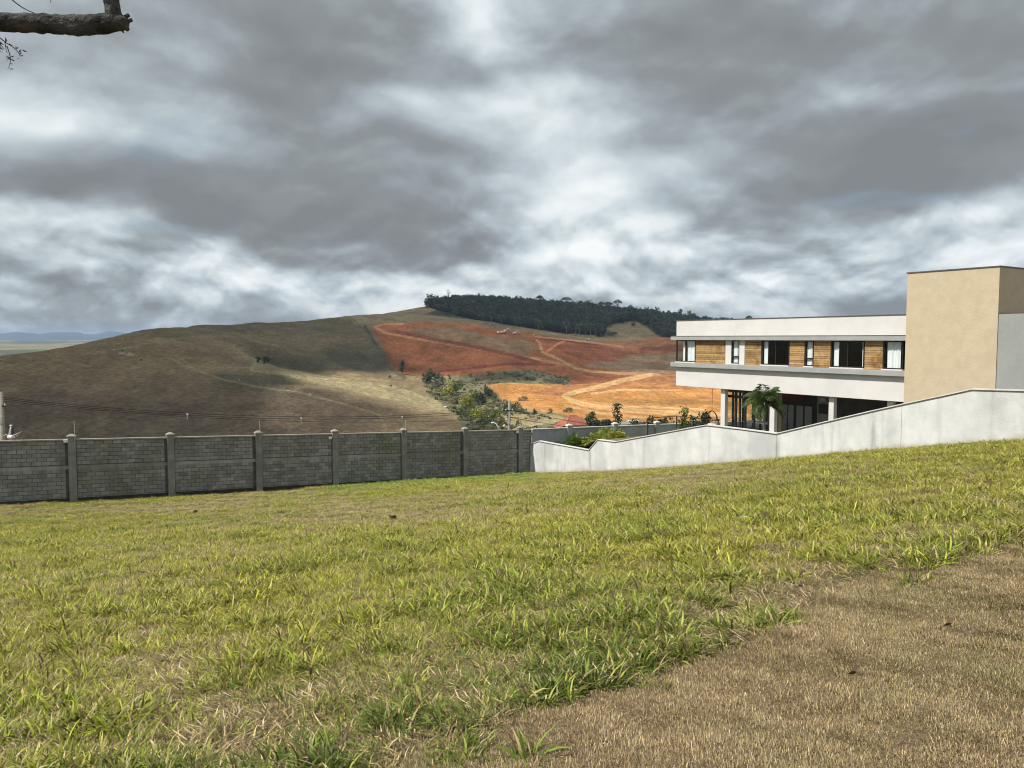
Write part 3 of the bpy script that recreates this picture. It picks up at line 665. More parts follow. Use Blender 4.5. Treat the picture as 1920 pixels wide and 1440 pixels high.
# electric-fence rods and little white boxes fixed to the pillars
for (px, y0, y1) in ((139,788,833),(487,788,824),(760,788,818),(977,786,812)):
    w_, z1 = fa(px, y0, .16); _, z0 = fa(px, y1, .16)
    q = MB(); q.bar((.16, w_, z0), (.16, w_, z1), .016, .014, 6)
    for k_ in range(4): q.bar((.10, w_, z1 - .1 - k_*.16), (.20, w_, z1 - .1 - k_*.16), .012, None, 5)
    BW.part('fence_rod', q, M['galv'])
for (px, py) in ((123,827),(619,821),(970,810)):
    w_, z = fa(px, py, .05); q = MB(); q.box(.014, .09, w_ - .09, w_ + .09, z - .08, z + .08); bevel(BW.part('junction_box', q, M['white_metal']), .01)

# ------------------------------------------------------------------ painted continuation of the wall behind the neighbour's garden
pts = [fa(px, py, .0) for px, py in [(1000,804),(1110,800),(1200,797.5),(1260,794)]]
kp = np.polyfit([q[0] for q in pts], [q[1] for q in pts], 1); zp = lambda w_: kp[0]*w_ + kp[1]
PWL = [fa(px, 830, 0.0)[0] for px in (1067,1153,1231)]; PWL += [PWL[-1] + 4.3, PWL[-1] + 8.6]
PW = Fr('painted_wall', 0, 9, zp(9) - 3, 'grey painted block wall with white capped pillars behind the palm fronds', 'wall')
ed = [.18] + PWL + [PWL[-1] + 4]
for i in range(len(ed) - 1):
    w0 = ed[i] + (.17 if i else 0); w1 = ed[i+1] - .17
    def pr(x0, x1, z0, z1):
        q = MB(); q.add([(x, w_, zp(w_) + z) for w_ in (w0, w1) for (x, z) in ((x0, z0), (x1, z0), (x1, z1), (x0, z1))], [(0,3,2,1),(4,5,6,7),(0,1,5,4),(1,2,6,5),(2,3,7,6),(3,0,4,7)]); return q
    PW.part('panel', pr(-.1, .0, -3.4, -.06), M['painted_wall']); PW.part('coping', pr(-.15, .06, -.056, 0), M['white_cap'])
for w_ in PWL: pillar_with_cap(PW, w_, zp(w_) + .12, zp(w_) - 3.4, 'painted_wall', 'white_cap', hw=.2)

# ------------------------------------------------------------------ white rendered wall with its zigzag top
TOPS = [(997,834),(1010.4,827),(1104,844),(1121,824.5),(1153,828.5),(1235,813.5),(1296,802),(1325,797),(1390,804.5),(1456,813),(1565,787),(1640,769.5),(1720,752),(1772,741),(1822,730),(1920,732.5)]
TA = [fw(px, py, 0.0) for px, py in TOPS]; TA[0] = (.02, TA[0][1])
TA.append((TA[-1][0] + 5, TA[-1][1] + .25))
WWL = Fr('white_wall', 15, 0, -5, 'weathered white rendered wall with zigzag sloping top at the upper edge of the grass', 'wall')
ta = np.array(TA)
def seg_wall(a0, a1):
    xs = sorted(set([a0, a1] + [a for a in ta[:, 0] if a0 < a < a1] + [a for a in np.arange(0, 60, 1.5) if a0 + .3 < a < a1 - .3])); n = len(xs); q = MB(); vs_ = []
    for y in (0.0, .16):
        for x in xs: vs_.append((x, y, float(np.interp(x, ta[:, 0], ta[:, 1])) - .045))
        for x in xs:
            P = loc(x, 0); vs_.append((x, y, float(LAWN(P[0], P[1])) - .5))
    gz = [v[2] + .5 for v in vs_[n:2*n]]
    f = []
    for i in range(n - 1):
        f += [(i, n+i, n+i+1, i+1), (2*n+i, 2*n+i+1, 3*n+i+1, 3*n+i), (i, i+1, 2*n+i+1, 2*n+i)]
    f += [(0, 2*n, 3*n, n), (n-1, 2*n-1, 4*n-1, 3*n-1)]
    o_ = len(vs_)
    for dz_ in (.42, .0): vs_ += [(x, 0.0, z + dz_) for x, z in zip(xs, gz)]
    f = [g_ for g_ in f if not any(g_ == (i, n+i, n+i+1, i+1) for i in range(n - 1))]
    for i in range(n - 1): f += [(i, o_+i, o_+i+1, i+1), (o_+i, o_+n+i, o_+n+i+1, o_+i+1), (o_+n+i, n+i, n+i+1, o_+n+i+1)]
    q.add(vs_, f); q.n = n; q.o = o_; return q
aj = [TA[0][0], fw(1107, 860, 0)[0], fw(1456, 840, 0)[0], fw(1690, 800, 0)[0], TA[-1][0]]
for i in range(4):
    q = seg_wall(aj[i] + (.006 if i else 0), aj[i+1] - .006); o = WWL.part('wall_panel', q, M['white_wall'])
    ft = np.zeros(len(o.data.vertices), np.float32); ft[q.o + q.n:q.o + 2*q.n] = 1; ft[q.n:2*q.n] = 1; ft[3*q.n:4*q.n] = 1
    o.data.attributes.new('foot', 'FLOAT', 'POINT').data.foreach_set('value', ft)
m = M['white_wall']; t = NT(m.node_tree); pb = [x for x in m.node_tree.nodes if x.type == 'BSDF_PRINCIPLED'][0]; src = pb.inputs['Base Color'].links[0].from_socket
pos = t.n('ShaderNodeNewGeometry').outputs['Position']; ft_ = t.n('ShaderNodeAttribute', attribute_name='foot').outputs['Fac']
k_ = t.smooth(t.math('ADD', ft_, t.math('MULTIPLY', t.math('SUBTRACT', t.noise(pos, 1.6, 6, .65), .5), 1.5)), .25, 1.15)
col = t.mix(t.math('MULTIPLY', k_, .7), src, (.36, .30, .22))
lo = t.smooth(t.noise(t.vec('MULTIPLY', pos, (1, 1, .45)), .55, 7, .65), .42, .66); col = t.mix(t.math('MULTIPLY', lo, .42), col, (.40, .41, .40))
sp = t.vec('DOT_PRODUCT', t.vec('SUBTRACT', pos, tuple(C2)), tuple(A), out=1)
nz_ = t.noise(t.vec('MULTIPLY', pos, (3, 3, .5)), 1.5, 4, .6)
for px_, wd_, k0 in ((1022,.10,.5),(1106,.12,.6),(1060,.05,.25),(1208,.08,.35),(1330,.06,.3),(1458,.13,.65),(1560,.07,.3),(1637,.14,.75),(1655,.05,.3),(1760,.10,.35),(1860,.07,.25)):
    a0_ = fw(px_, 800, 0)[0]; dd_ = t.math('MULTIPLY', t.math('SUBTRACT', sp, a0_), 1 / wd_)
    g_ = t.math('POWER', .3679, t.math('MULTIPLY', dd_, dd_)); col = t.mix(t.math('MULTIPLY', t.math('MULTIPLY', g_, k0 * .75), t.smooth(nz_, .25, .6)), col, (.20, .20, .19))
t.set(pb.inputs['Base Color'], col)
for i in range(len(TA) - 1):
    (a0, z0), (a1, z1) = TA[i], TA[i+1]
    for nm, y0, y1, d0, d1, mt in (('coping', -.035, .195, -.012, .03, 'white_cap'), ('drip_edge', -.028, .188, -.045, -.0125, 'dark_drip')):
        q = MB(); q.add([(a, y, z + d) for (a, z) in ((a0, z0), (a1, z1)) for (y, d) in ((y0, d0), (y1, d0), (y1, d1), (y0, d1))], [(0,1,2,3),(7,6,5,4),(0,4,5,1),(1,5,6,2),(2,6,7,3),(3,7,4,0)])
        WWL.part(nm, q, M[mt])

# ------------------------------------------------------------------ the house beyond the white wall
HW = 5.0
aL = fw(1268, 660, HW)[0]; aR = fw(1695, 660, HW)[0]
avg = lambda pts, wv: float(np.mean([fw(px, py, wv)[1] for px, py in pts]))
zTop = avg([(1269,601.5),(1697,590.5)], HW); zL1t = avg([(1260,630),(1694,630)], HW-.22); zL1b = avg([(1260,638),(1694,638.5)], HW-.22)
zL2t = avg([(1259,680),(1691,694.5)], HW-.22); zL2b = avg([(1259,688),(1691,705)], HW-.22); zBot = avg([(1267,723),(1690,753.5)], HW)
zFl = zBot - 2.75; HD = 9.5
print('house', aL, aR, zTop, zL1t, zL1b, zL2t, zL2b, zBot, zFl)
HO = Fr('house', (aL+aR)/2, HW+4, zFl, 'white two-storey house with slatted wood window band and tall beige block', 'house')
aT0 = fw(1699, 600, HW-.45)[0]; aT1 = fw(1871, 600, HW-.45)[0]; zTT = avg([(1699,512.5),(1872,500.5)], HW-.45)
def hbox(name, a0, a1, w0, w1, z0, z1, mt, parent=None, bv=0):
    q = MB(); q.box(a0, a1, w0, w1, z0, z1); o = HO.part(name, q, M[mt], parent)
    if bv: bevel(o, bv)
    return o
# front: parapet, ledges, skirt
hbox('parapet', aL, aT0, HW, HW+.2, zL1t-.1, zTop, 'house_white')
hbox('parapet', aL, aL+.2, HW+.203, HW+HD, zL1t-.1, zTop, 'house_white')
hbox('parapet', aL+.203, aT0, HW+HD-.2, HW+HD, zL1t-.1, zTop, 'house_white')
hbox('flashing', aL-.03, aT0, HW-.035, HW+.24, zTop+.002, zTop+.035, 'flash')
hbox('roof', aL+.203, aT0, HW+.203, HW+HD-.203, zL1b+.02, zL1t+.15, 'grey_side')
hbox('ledge', aL-.26, aT0-.003, HW-.24, HW+.198, zL1b, zL1t-.003, 'band', bv=.01)
hbox('flashing', aL-.28, aT0-.003, HW-.255, HW-.003, zL1t, zL1t+.025, 'flash')
hbox('ledge', aL-.26, aT0-.003, HW-.24, HW+.198, zL2b, zL2t, 'band', bv=.01)
hbox('skirt', aL, aT0, HW, HW+.2, zBot, zL2b-.003, 'house_white', bv=.01)
hbox('skirt', aL, aL+.2, HW+.203, HW+HD, zBot, zL2b-.003, 'house_white')
hbox('floor_slab', aL+.203, aT0, HW+.203, HW+HD-.003, zBot+.05, zL2b-.05, 'house_white')
hbox('rear_wall', aL, aT0, HW+HD-.2, HW+HD-.003, zL2b, zL1b, 'house_white')
# window band: openings and slatted panels, left to right
hA = lambda px: fw(px, 660, HW)[0]
z0w, z1w = zL2t + .003, zL1b - .003
def window(px0, px1, mull, curtains, narrow=False, sillz=.05):
    a0, a1 = hA(px0), hA(px1); zs = z0w + sillz; fwid = .055
    q = MB(); y0, y1 = HW + .02, HW + .09
    q.box(a0, a1, y0, y1, zs, zs + fwid); q.box(a0, a1, y0, y1, z1w - fwid, z1w)
    for x in (a0, a1 - fwid): q.box(x, x + fwid, y0, y1, zs + fwid, z1w - fwid)
    wn = HO.part('window', q, M['frame'])
    xs = [a0 + fwid] + [hA(p_) for p_ in mull] + [a1 - fwid]
    for p_ in mull: hbox('mullion', hA(p_) - .035, hA(p_) + .035, y0 - .003, y1 + .003, zs + fwid, z1w - fwid, 'frame', wn)
    if narrow: hbox('mullion', a0 + fwid, a1 - fwid, y0 + .004, y1 - .004, zs + .36, zs + .43, 'frame', wn)
    for x0, x1 in zip(xs[:-1], xs[1:]): hbox('pane', x0 + .002, x1 - .002, HW + .05, HW + .056, zs + fwid, z1w - fwid, 'glass', wn)
    for (c0, c1) in curtains:
        x0, x1 = hA(c0), hA(c1); q = MB(); n = max(8, int((x1-x0) / .03)); vs_ = []
        for i in range(n + 1):
            x = x0 + (x1-x0) * i / n; y = HW + .125 + .025 * math.sin(i * 1.35) + .015 * math.sin(i * .6)
            for z in (zs + .02, (zs + z1w)/2, z1w - .02): vs_.append((x + .01*math.sin(z*9+i), y, z))
        q.add(vs_, [(3*i+j, 3*i+3+j, 3*i+4+j, 3*i+1+j) for i in range(n) for j in range(2)])
        HO.part('curtain', q, M['curtain'], wn, True)
    hbox('sill', a0 - .03, a1 + .03, HW - .06, HW + .15, z0w, zs - .003, 'house_white', wn)
    return wn
def slats(px0, px1):
    a0, a1 = hA(px0) + .004, hA(px1) - .004
    pn = hbox('wood_panel', a0, a1, HW + .06, HW + .1, z0w, z1w, 'wood_back')
    n = 12; h = (z1w - z0w) / n
    q = MB(); q.box(0, a1 - a0, 0, .045, 0, h - .016); me_ = q.mesh('slat', M['wood'])
    for i in range(n):
        o = link('slat', me_, pn); o.location = (a0 - HO.o[0], HW + .012 - HO.o[1] + random.uniform(-.005, .005), z0w + i*h + .008 - HO.o[2])
def pier(px0, px1): hbox('pier', hA(px0) + .003, hA(px1) - .003, HW + .006, HW + .16, z0w, z1w, 'house_white')
window(1267.5, 1303.5, [1285], [(1278,1284),(1287,1302)])
slats(1304, 1359.5); pier(1360, 1371); window(1371, 1385.5, [], [(1373,1384)], True); pier(1386, 1396)
slats(1396.5, 1427); window(1427.5, 1479, [1454], [(1430,1438),(1475,1478)]); slats(1480, 1508)
window(1508.5, 1525, [], [(1511,1523)], True); slats(1525.5, 1557); window(1557.5, 1620, [1589], [(1561,1571),(1614,1619)]); slats(1621, 1655)
window(1655.5, 1693, [], [(1661,1687)])
# glazed corner on the far end, ceilings and partitions that make the rooms
hbox('end_pane', aL + .06, aL + .07, HW + .15, HW + 2.2, z0w + .08, z1w - .03, 'glass')
hbox('end_wall', aL + .003, aL + .18, HW + 2.3, HW + HD - .203, z0w, z1w, 'house_white')
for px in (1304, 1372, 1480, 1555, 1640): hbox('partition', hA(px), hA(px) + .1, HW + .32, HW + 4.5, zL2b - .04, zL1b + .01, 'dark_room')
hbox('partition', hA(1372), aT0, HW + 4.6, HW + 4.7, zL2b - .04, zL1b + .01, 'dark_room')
# lower floor
hbox('porch_floor', aL + 1.2, aT0 + 1, HW - .3, HW + HD, zFl - .4, zFl, 'tile')
for px0, px1, wv in ((1351,1359,HW+.25),(1443,1452,HW+.25),(1553.5,1563,HW+.25),(1663,1674,HW+.25)):
    hbox('column', fw(px0, 770, wv)[0], fw(px1, 770, wv)[0], wv, wv + .26, zFl + .002, zBot - .002, 'house_white', bv=.008)
wg = HW + .62; gA = lambda px: fw(px, 770, wg)[0]
def doors(pxs, wv, zt):
    g = lambda px: fw(px, 770, wv)[0]; q = MB()
    for (p0, p1) in pxs: q.box(g(p0), g(p1), wv, wv + .07, zFl + .003, zBot + .04)
    q.box(g(pxs[0][0]), g(pxs[-1][1]), wv + .004, wv + .066, zt, zt + .16); q.box(g(pxs[0][0]), g(pxs[-1][1]), wv + .004, wv + .066, zFl + .004, zFl + .07)
    d_ = HO.part('glass_door', q, M['frame'])
    for (p0, p1), (p2, p3) in zip(pxs[:-1], pxs[1:]): hbox('pane', g(p1) + .002, g(p2) - .002, wv + .03, wv + .038, zFl + .07, zBot + .03, 'glass', d_)
    return d_
_, zdoor = fw(1400, 748, wg)
doors([(1359,1363),(1377,1381),(1385,1388),(1394.5,1398.5),(1412,1415),(1440,1443)], wg, zdoor)
wb = HW + 4.2
doors([(1353,1356),(1372,1375),(1391,1394),(1410,1413),(1424,1427)], wb, zdoor)
hbox('tan_post', fw(1454, 790, HW+.6)[0], fw(1461, 790, HW+.6)[0], HW + .6, HW + .8, zFl + .002, zBot + .03, 'tan_col')
wi = HW + 4.0; iA = lambda px: fw(px, 770, wi)[0]
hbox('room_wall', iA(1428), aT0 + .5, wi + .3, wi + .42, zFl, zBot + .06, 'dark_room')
_, zr0 = fw(1480, 752, wi)
hbox('red_panel', iA(1462), iA(1503), wi + .24, wi + .297, zr0, zBot + .04, 'red_room')
for p0, p1 in ((1462,1470.5),(1473,1483),(1488,1500),(1504,1517)): hbox('room_door', iA(p0), iA(p1), wi + .25, wi + .297, zFl + .003, fw(1480, 760, wi)[1], 'grey_room')
hbox('room_wall', iA(1528), iA(1556), wi + .2, wi + .297, zFl + .002, zBot + .05, 'grey_room')
hbox('television', iA(1532), iA(1553), wi + .12, wi + .197, fw(1540, 776, wi)[1], fw(1540, 758, wi)[1], 'black')
hbox('air_conditioner', iA(1537), iA(1547), wi + .02, wi + .197, fw(1540, 752, wi)[1], fw(1540, 747, wi)[1], 'plaster')
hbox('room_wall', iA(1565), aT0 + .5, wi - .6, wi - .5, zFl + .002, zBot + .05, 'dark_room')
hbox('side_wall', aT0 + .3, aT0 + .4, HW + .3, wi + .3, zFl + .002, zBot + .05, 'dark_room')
q = MB()
for x0 in (1466, 1482):
    q.box(iA(x0), iA(x0 + 9), wi - 1.2, wi - .7, zFl + .70, zFl + .75)
    for e in (0, 8.5): q.box(iA(x0 + e), iA(x0 + e) + .05, wi - 1.15, wi - 1.1, zFl + .002, zFl + .70)
# beige block with the grey volume beside it
zG = fw(1869, 588, HW-.3)[1]; zLow = zFl - 3.0
hbox('beige_block', aT0, aT1, HW-.45, HW+7.5, zLow, zTT, 'beige')
hbox('flashing', aT0-.035, aT1+.035, HW-.485, HW+7.53, zTT+.002, zTT+.045, 'flash')
hbox('grey_wing', aT1+.003, aT1+9, HW-.41, HW+6.8, zLow, zG, 'grey_side')
hbox('flashing', aT1+.004, aT1+9.03, HW-.43, HW+6.83, zG+.002, zG+.03, 'flash')
hbox('grey_side_wall', aT0+.3, aT0+.5, HW+7.6, HW+HD, zLow, zTop, 'grey_side')

# neighbour's garden level
aa = np.linspace(.15, 46, 60); ww = np.linspace(.17, 30, 40); AA, WW = np.meshgrid(aa, ww, indexing='ij')
X = C2[0] + A[0]*AA + V[0]*WW; Y = C2[1] + A[1]*AA + V[1]*WW
Z = np.interp(AA, [0, 3, aL - 2, aL + 1, 60], [zp(5) - 2.2, zp(5) - 2.0, zFl - .5, zFl - .42, zFl - .42]) + 0 * WW
M['yard'] = mat('garden_soil', (.10,.11,.045), (.16,.15,.07), 1.2, 6, .8, 12, .95, .1)
tag(link('yard', grid_mesh('yard', X, Y, Z, M['yard'])), kind='structure')
yardz = lambda a_: float(np.interp(a_, [0, 3, aL - 2, aL + 1, 60], [zp(5) - 2.2, zp(5) - 2.0, zFl - .5, zFl - .42, zFl - .42]))

# ------------------------------------------------------------------ railing, hanging chair, table set
wr = HW + 3.0; rA = lambda px: fw(px, 780, wr)[0]
RL = Fr('railing', rA(1300), wr, zFl, 'black metal railing along the terrace edge left of the white porch column', 'railing')
zr = fw(1269, 780.5, wr)[1]; zfl2 = fw(1300, 776, wr)[1]
rp = [(rA(1269), wr, zr), (rA(1300), wr, zr), (rA(1326), wr, zr), (rA(1352), wr, zr)]
for (a_, w_, z) in rp: q = MB(); q.box(a_-.03, a_+.03, w_-.03, w_+.03, yardz(a_), z); RL.part('post', q, M['black'])
for dz_ in (0, -.30, -.62):
    q = MB(); q.box(rp[0][0]-.03, rp[-1][0], wr-.02, wr+.02, zr + dz_ + .002, zr + dz_ + .045); RL.part('rail', q, M['black'])
q = MB(); q.box(rA(1269)-.02, rA(1269)+.02, wr - 2.6, wr - .03, zr + .002, zr + .045); q.box(rA(1269)-.03, rA(1269)+.03, wr-2.65, wr-2.6, yardz(rA(1269)), zr); RL.part('rail', q, M['black'])
wc = HW + 1.5; a_, zc = fw(1335, 770, wc)
HC = Fr('hanging_chair', a_, wc, zBot + .03, 'dark hanging chair on a rope under the house overhang beside the porch column', 'chair')
q = MB(); q.bar((a_, wc, zc), (a_, wc, zBot + .06), .012, None, 5); HC.part('rope', q, M['wire'])
q = MB()
for s in (-1, 1):
    q.tube([(a_, wc, zc), (a_ + s*.22, wc, zc - .08), (a_ + s*.42, wc, zc - .3), (a_ + s*.46, wc, zc - .6)], .022, 6)
    q.tube([(a_, wc, zc), (a_, wc + s*.22, zc - .12), (a_, wc + s*.4, zc - .35), (a_, wc + s*.42, zc - .62)], .022, 6)
HC.part('frame', q, M['black'])
q = MB(); n = 14
for i in range(n):
    t0 = math.pi * i / (n-1)
    q.tube([(a_ + .46*math.cos(t0), wc + .43*abs(math.sin(t0)) , zc - .55), (a_ + .38*math.cos(t0), wc + .36*abs(math.sin(t0)), zc - .85), (a_ + .15*math.cos(t0), wc + .12*math.sin(t0), zc - 1.02)], .012, 5)
q.tube([(a_ + .46*math.cos(math.pi*i/12), wc + .43*abs(math.sin(math.pi*i/12)), zc - .55) for i in range(13)], .02, 6); HC.part('basket', q, M['wood_back'])
q = MB(); q.box(a_-.34, a_+.34, wc-.02, wc+.3, zc-.93, zc-.80); bevel(HC.part('cushion', q, M['plaster']), .05, 2)
wt = HW + 2.4; a_, zt = fw(1425, 792, wt)
TB = Fr('terrace_table', a_, wt, zFl, 'pale topped table on the porch behind the palm trunk', 'table')
q = MB(); q.box(a_-.9, a_+.9, wt-.45, wt+.45, zFl+.72, zFl+.76); TB.part('table_top', q, M['curtain'])
for sx in (-1, 1):
    for sy in (-1, 1): q = MB(); q.box(a_+sx*.8-.03, a_+sx*.8+.03, wt+sy*.36-.03, wt+sy*.36+.03, zFl+.002, zFl+.718); TB.part('leg', q, M['black'])

# ------------------------------------------------------------------ plants
def frond(q, base, azim, elev, L, droop, nl, ll, lw, mi=0, hang=.5):
    p = Vector(base); d = Vector((math.cos(azim)*math.cos(elev), math.sin(azim)*math.cos(elev), math.sin(elev))); pts = [p.copy()]
    side = Vector((-math.sin(azim), math.cos(azim), 0)); st = L / 12
    for i in range(12):
        d = (d + Vector((0, 0, -droop * (i + 1) / 60))).normalized(); p = p + d * st; pts.append(p.copy())
    q.tube(pts, [.014 * L / 1.2 * (1 - i / 13.5) for i in range(13)], 4, mi)
    for i in range(nl):
        t_ = .14 + .86 * i / nl; k_ = t_ * 12; i0 = min(int(k_), 11); c_ = pts[i0].lerp(pts[i0+1], k_ - i0); dr = (pts[i0+1] - pts[i0]).normalized()
        ln = ll * (math.sin(math.pi * min(1, .18 + t_ * .86)) ** .6) * random.uniform(.8, 1.1)
        for s in (-1, 1):
            tip = c_ + (dr * .55 + side * s * .8 + Vector((0, 0, -hang * random.uniform(.3, 1.1)))).normalized() * ln
            mid = c_.lerp(tip, .5) + Vector((0, 0, .08 * ln)); wv = dr * lw
            q.add([c_, mid - wv, tip, mid + wv], [(0,1,2,3)], mi)
def palm(name, P, zc, nf, L, label, cat, mt, group=None, trunk=True, tilt=0):
    e = thing(name, P, label, cat, group)
    if trunk:
        q = MB(); h = zc - P[2]; q.tube([(0,0,-.1),(.01,0,h*.3),(.0,.01,h*.7),(0,0,h)], [.10,.075,.06,.055], 9); q.tube([(0,0,h),(0,0,h+.35)], [.06,.03], 8)
        o = link('trunk', q.mesh('trunk', M['trunk_pale'], (0,0,0), True), e)
    return e
P = loc(*[fw(1433, 800, 2.4)[0], 2.4]); ap = fw(1433, 800, 2.4)[0]; zc = fw(1431, 763, 2.4)[1]; P[2] = yardz(ap)
e = palm('palm_tree', P, zc, 0, 0, 'small feathery palm standing in front of the white porch column', 'palm', 'lf_palm')
hc = zc - P[2]
for i in range(25):
    q = MB(); el = [1.35, 1.2, 1.05, .9, .65, .4, .15][i % 7]; azim = i * 2.4 + random.uniform(-.2, .2)
    frond(q, (0, 0, hc + .1), azim, el, random.uniform(1.2, 1.55), random.uniform(1.7, 2.4) + (el < .5) * .5, 38, .52, .026, 0, .8)
    link('frond', q.mesh('frond', M['lf_palm']), e)
AREC = [(1036,828,5.2,'fine pale green fronds'),(1052,820,4.4,'upright yellowish fronds'),(1070,824,3.2,'drooping green fronds'),(1090,822,4.6,'dark green fronds'),(1108,818,5.6,'broad golden fronds'),(1128,818,4.2,'wide green fronds'),(1142,811,6.0,'tallest pale frond tip'),(1155,820,3.4,'low golden fronds')]
ORD = ['at the far left end','next to it left of the first white pillar','below the first white capped pillar','just right of the first white capped pillar','over the notch of the white wall','right of the wall notch','left of the second white capped pillar','in front of the second white capped pillar']
for i, (px, py, wv, ds) in enumerate(AREC):
    a_, zt = fw(px, py, wv); P = loc(a_, wv, yardz(a_))
    e = thing('garden_palm', P, 'clumping garden palm with %s %s' % (ds, ORD[i]), 'palm', 'garden palms behind the white wall')
    h = zt - P[2]
    q = MB()
    for k_ in range(5):
        t_ = k_ * 1.26; q.tube([(.08*math.cos(t_), .08*math.sin(t_), -.05), (.2*math.cos(t_), .2*math.sin(t_), h*.5)], [.035, .025], 6)
    link('stems', q.mesh('stems', M['lf_areca']), e)
    q = MB(); nf = 24
    for k_ in range(nf):
        t_ = k_ * 2.4 + random.uniform(-.3, .3)
        frond(q, (.2*math.cos(t_), .2*math.sin(t_), h*.45), t_, random.uniform(.75, 1.45), h*.66 + .35, random.uniform(.7, 1.5), 18, .48, .04, 0, .3)
    link('fronds', q.mesh('fronds', M['lf_areca']), e)

def crown(q, c_, rx, ry, rz_, n, s, mi=0, lumps=7, shell=.55):
    cen = [(Vector((0, 0, 0)), .72)]
    for i in range(lumps):
        v = Vector((random.gauss(0,1), random.gauss(0,1), random.gauss(0,.8) + .15)).normalized() * random.uniform(.45, .72); cen.append((v, random.uniform(.30, .5)))
    L = []
    for i in range(n):
        cv, r_ = random.choice(cen); d = Vector((random.gauss(0,1), random.gauss(0,1), random.gauss(0,1))).normalized()
        L.append((cv + d * r_ * (shell + (1 - shell) * random.random()), d))
    mr = sorted(math.hypot(p_.x, p_.y) for p_, d in L)[int(n * .97)]; mzt = max(p_.z for p_, d in L); mzb = -min(p_.z for p_, d in L)
    for p_, d in L:
        nn = (d + Vector((random.gauss(0,.6), random.gauss(0,.6), random.gauss(0,.6)))).normalized(); k_ = random.uniform(.6, 1.25)
        q.quad((c_[0] + p_.x/mr*rx, c_[1] + p_.y/mr*ry, c_[2] + p_.z/(mzt if p_.z > 0 else mzb)*rz_), s*k_, s*k_*.62, nn, mi)
def tree(name, P, h, cw, label, mt, cat='tree', group=None, tr=.35, n=500, s=None, tm='trunk_dark', trr=None, crz=None, lumps=7, branches=3):
    """trunk with limbs plus a crown of leaf-sized faces; P is the foot"""
    e = thing(name, P, label, cat, group); hb = h * tr; r0 = trr or h * .022
    q = MB(); top = h * .8; k_ = random.uniform(-.04, .04) * h
    q.tube([(0,0,-.3),(k_*.3,0,hb*.6),(k_,k_*.5,hb),(k_*1.2,k_*.4,top)], [r0*1.25, r0, r0*.75, r0*.25], 7)
    for i in range(branches):
        t_ = i * 2.1 + random.random(); q.tube([(k_, k_*.5, hb*.9), (k_ + .25*cw*math.cos(t_), k_*.5 + .25*cw*math.sin(t_), hb + (h-hb)*.4), (k_ + .38*cw*math.cos(t_), k_*.5+.38*cw*math.sin(t_), hb + (h-hb)*.62)], [r0*.6, r0*.35, r0*.12], 5)
    link('trunk', q.mesh('trunk', M[tm], (0,0,0), True), e)
    q = MB(); rz_ = crz or (h - hb) * .55; cz = h - rz_
    if cat in ('bush', 'shrub'): rz_, cz = h * .58, h * .42
    crown(q, (k_, k_*.5, cz), cw/2, cw/2, rz_, n, s or math.sqrt(4 * math.pi * cw / 2 * rz_ / n) * .85, 0, lumps)
    link('crown', q.mesh('crown', M[mt]), e); return e
def size(px_h, P): return px_h / F * P[1]

# trees and shrubs on the bank beyond the wall
def bank(px, py, d): return at(px, py, d)
def gtree(px, ytop, d, wpx, label, mt, tr=.3, name='tree', cat='tree', group=None, **kw):
    P0 = at(px, 800, d); z = float(terr(P0[0], P0[1])); P = np.array([P0[0], P0[1], z]); h = at(px, ytop, d)[2] - z
    return tree(name, P, h, wpx / F * d, label, mt, cat, group, tr, crz=min(wpx / F * d * .62, h * .45), **kw)
gtree(1105, 772, 150, 27, 'dark rounded tree with a knob on top right of the red roof', 'lf_dark', .25, n=900)
gtree(1127, 783, 146, 40, 'low dark leafy tree between the rounded tree and the tall thin tree', 'lf_dark', .2, n=900)
gtree(1143, 785, 150, 34, 'low dark bushy tree at the foot of the tall thin tree', 'lf_dark', .2, n=800)
gtree(1197, 784, 140, 40, 'dark green hedge tree nearest the tall thin tree on its right', 'lf_dark', .2, n=800, group='dark garden trees along the wall')
gtree(1220, 779, 138, 42, 'middle dark green hedge tree with a feathery tuft, above the third white pillar', 'lf_dark', .2, n=800, group='dark garden trees along the wall')
gtree(1248, 781, 136, 46, 'dark green hedge tree next to the black terrace railing', 'lf_dark', .2, n=800, group='dark garden trees along the wall')
gtree(1003, 797, 120, 60, 'low dark hedge clump rising just over the wall beside the utility pole', 'lf_dark', .2, n=700, name='hedge', cat='hedge')
# tall thin large-leaved tree
P0 = at(1157, 800, 140); P0[2] = float(terr(P0[0], P0[1])); h = at(1157, 756, 140)[2] - P0[2]
e = thing('papaya_tree', P0, 'tall thin tree with big drooping leaves standing over the second white pillar', 'tree')
q = MB(); q.tube([(0,0,-.3),(0,0,h*.5),(.05,0,h*.95)], [.16,.12,.07], 8); link('trunk', q.mesh('trunk', M['trunk_dark']), e)
q = MB()
for i in range(150):
    z = h - 3.9 * random.random() ** 1.1; r_ = (.35 + .75 * random.random()) * (1.0 if z > h - 3.2 else .7); t_ = random.random() * 6.28
    q.quad((r_*math.cos(t_), r_*math.sin(t_), z - .1), random.uniform(.22, .42), random.uniform(.14, .24), (math.cos(t_)*.6, math.sin(t_)*.6, .6))
link('leaves', q.mesh('leaves', M['lf_dark']), e)
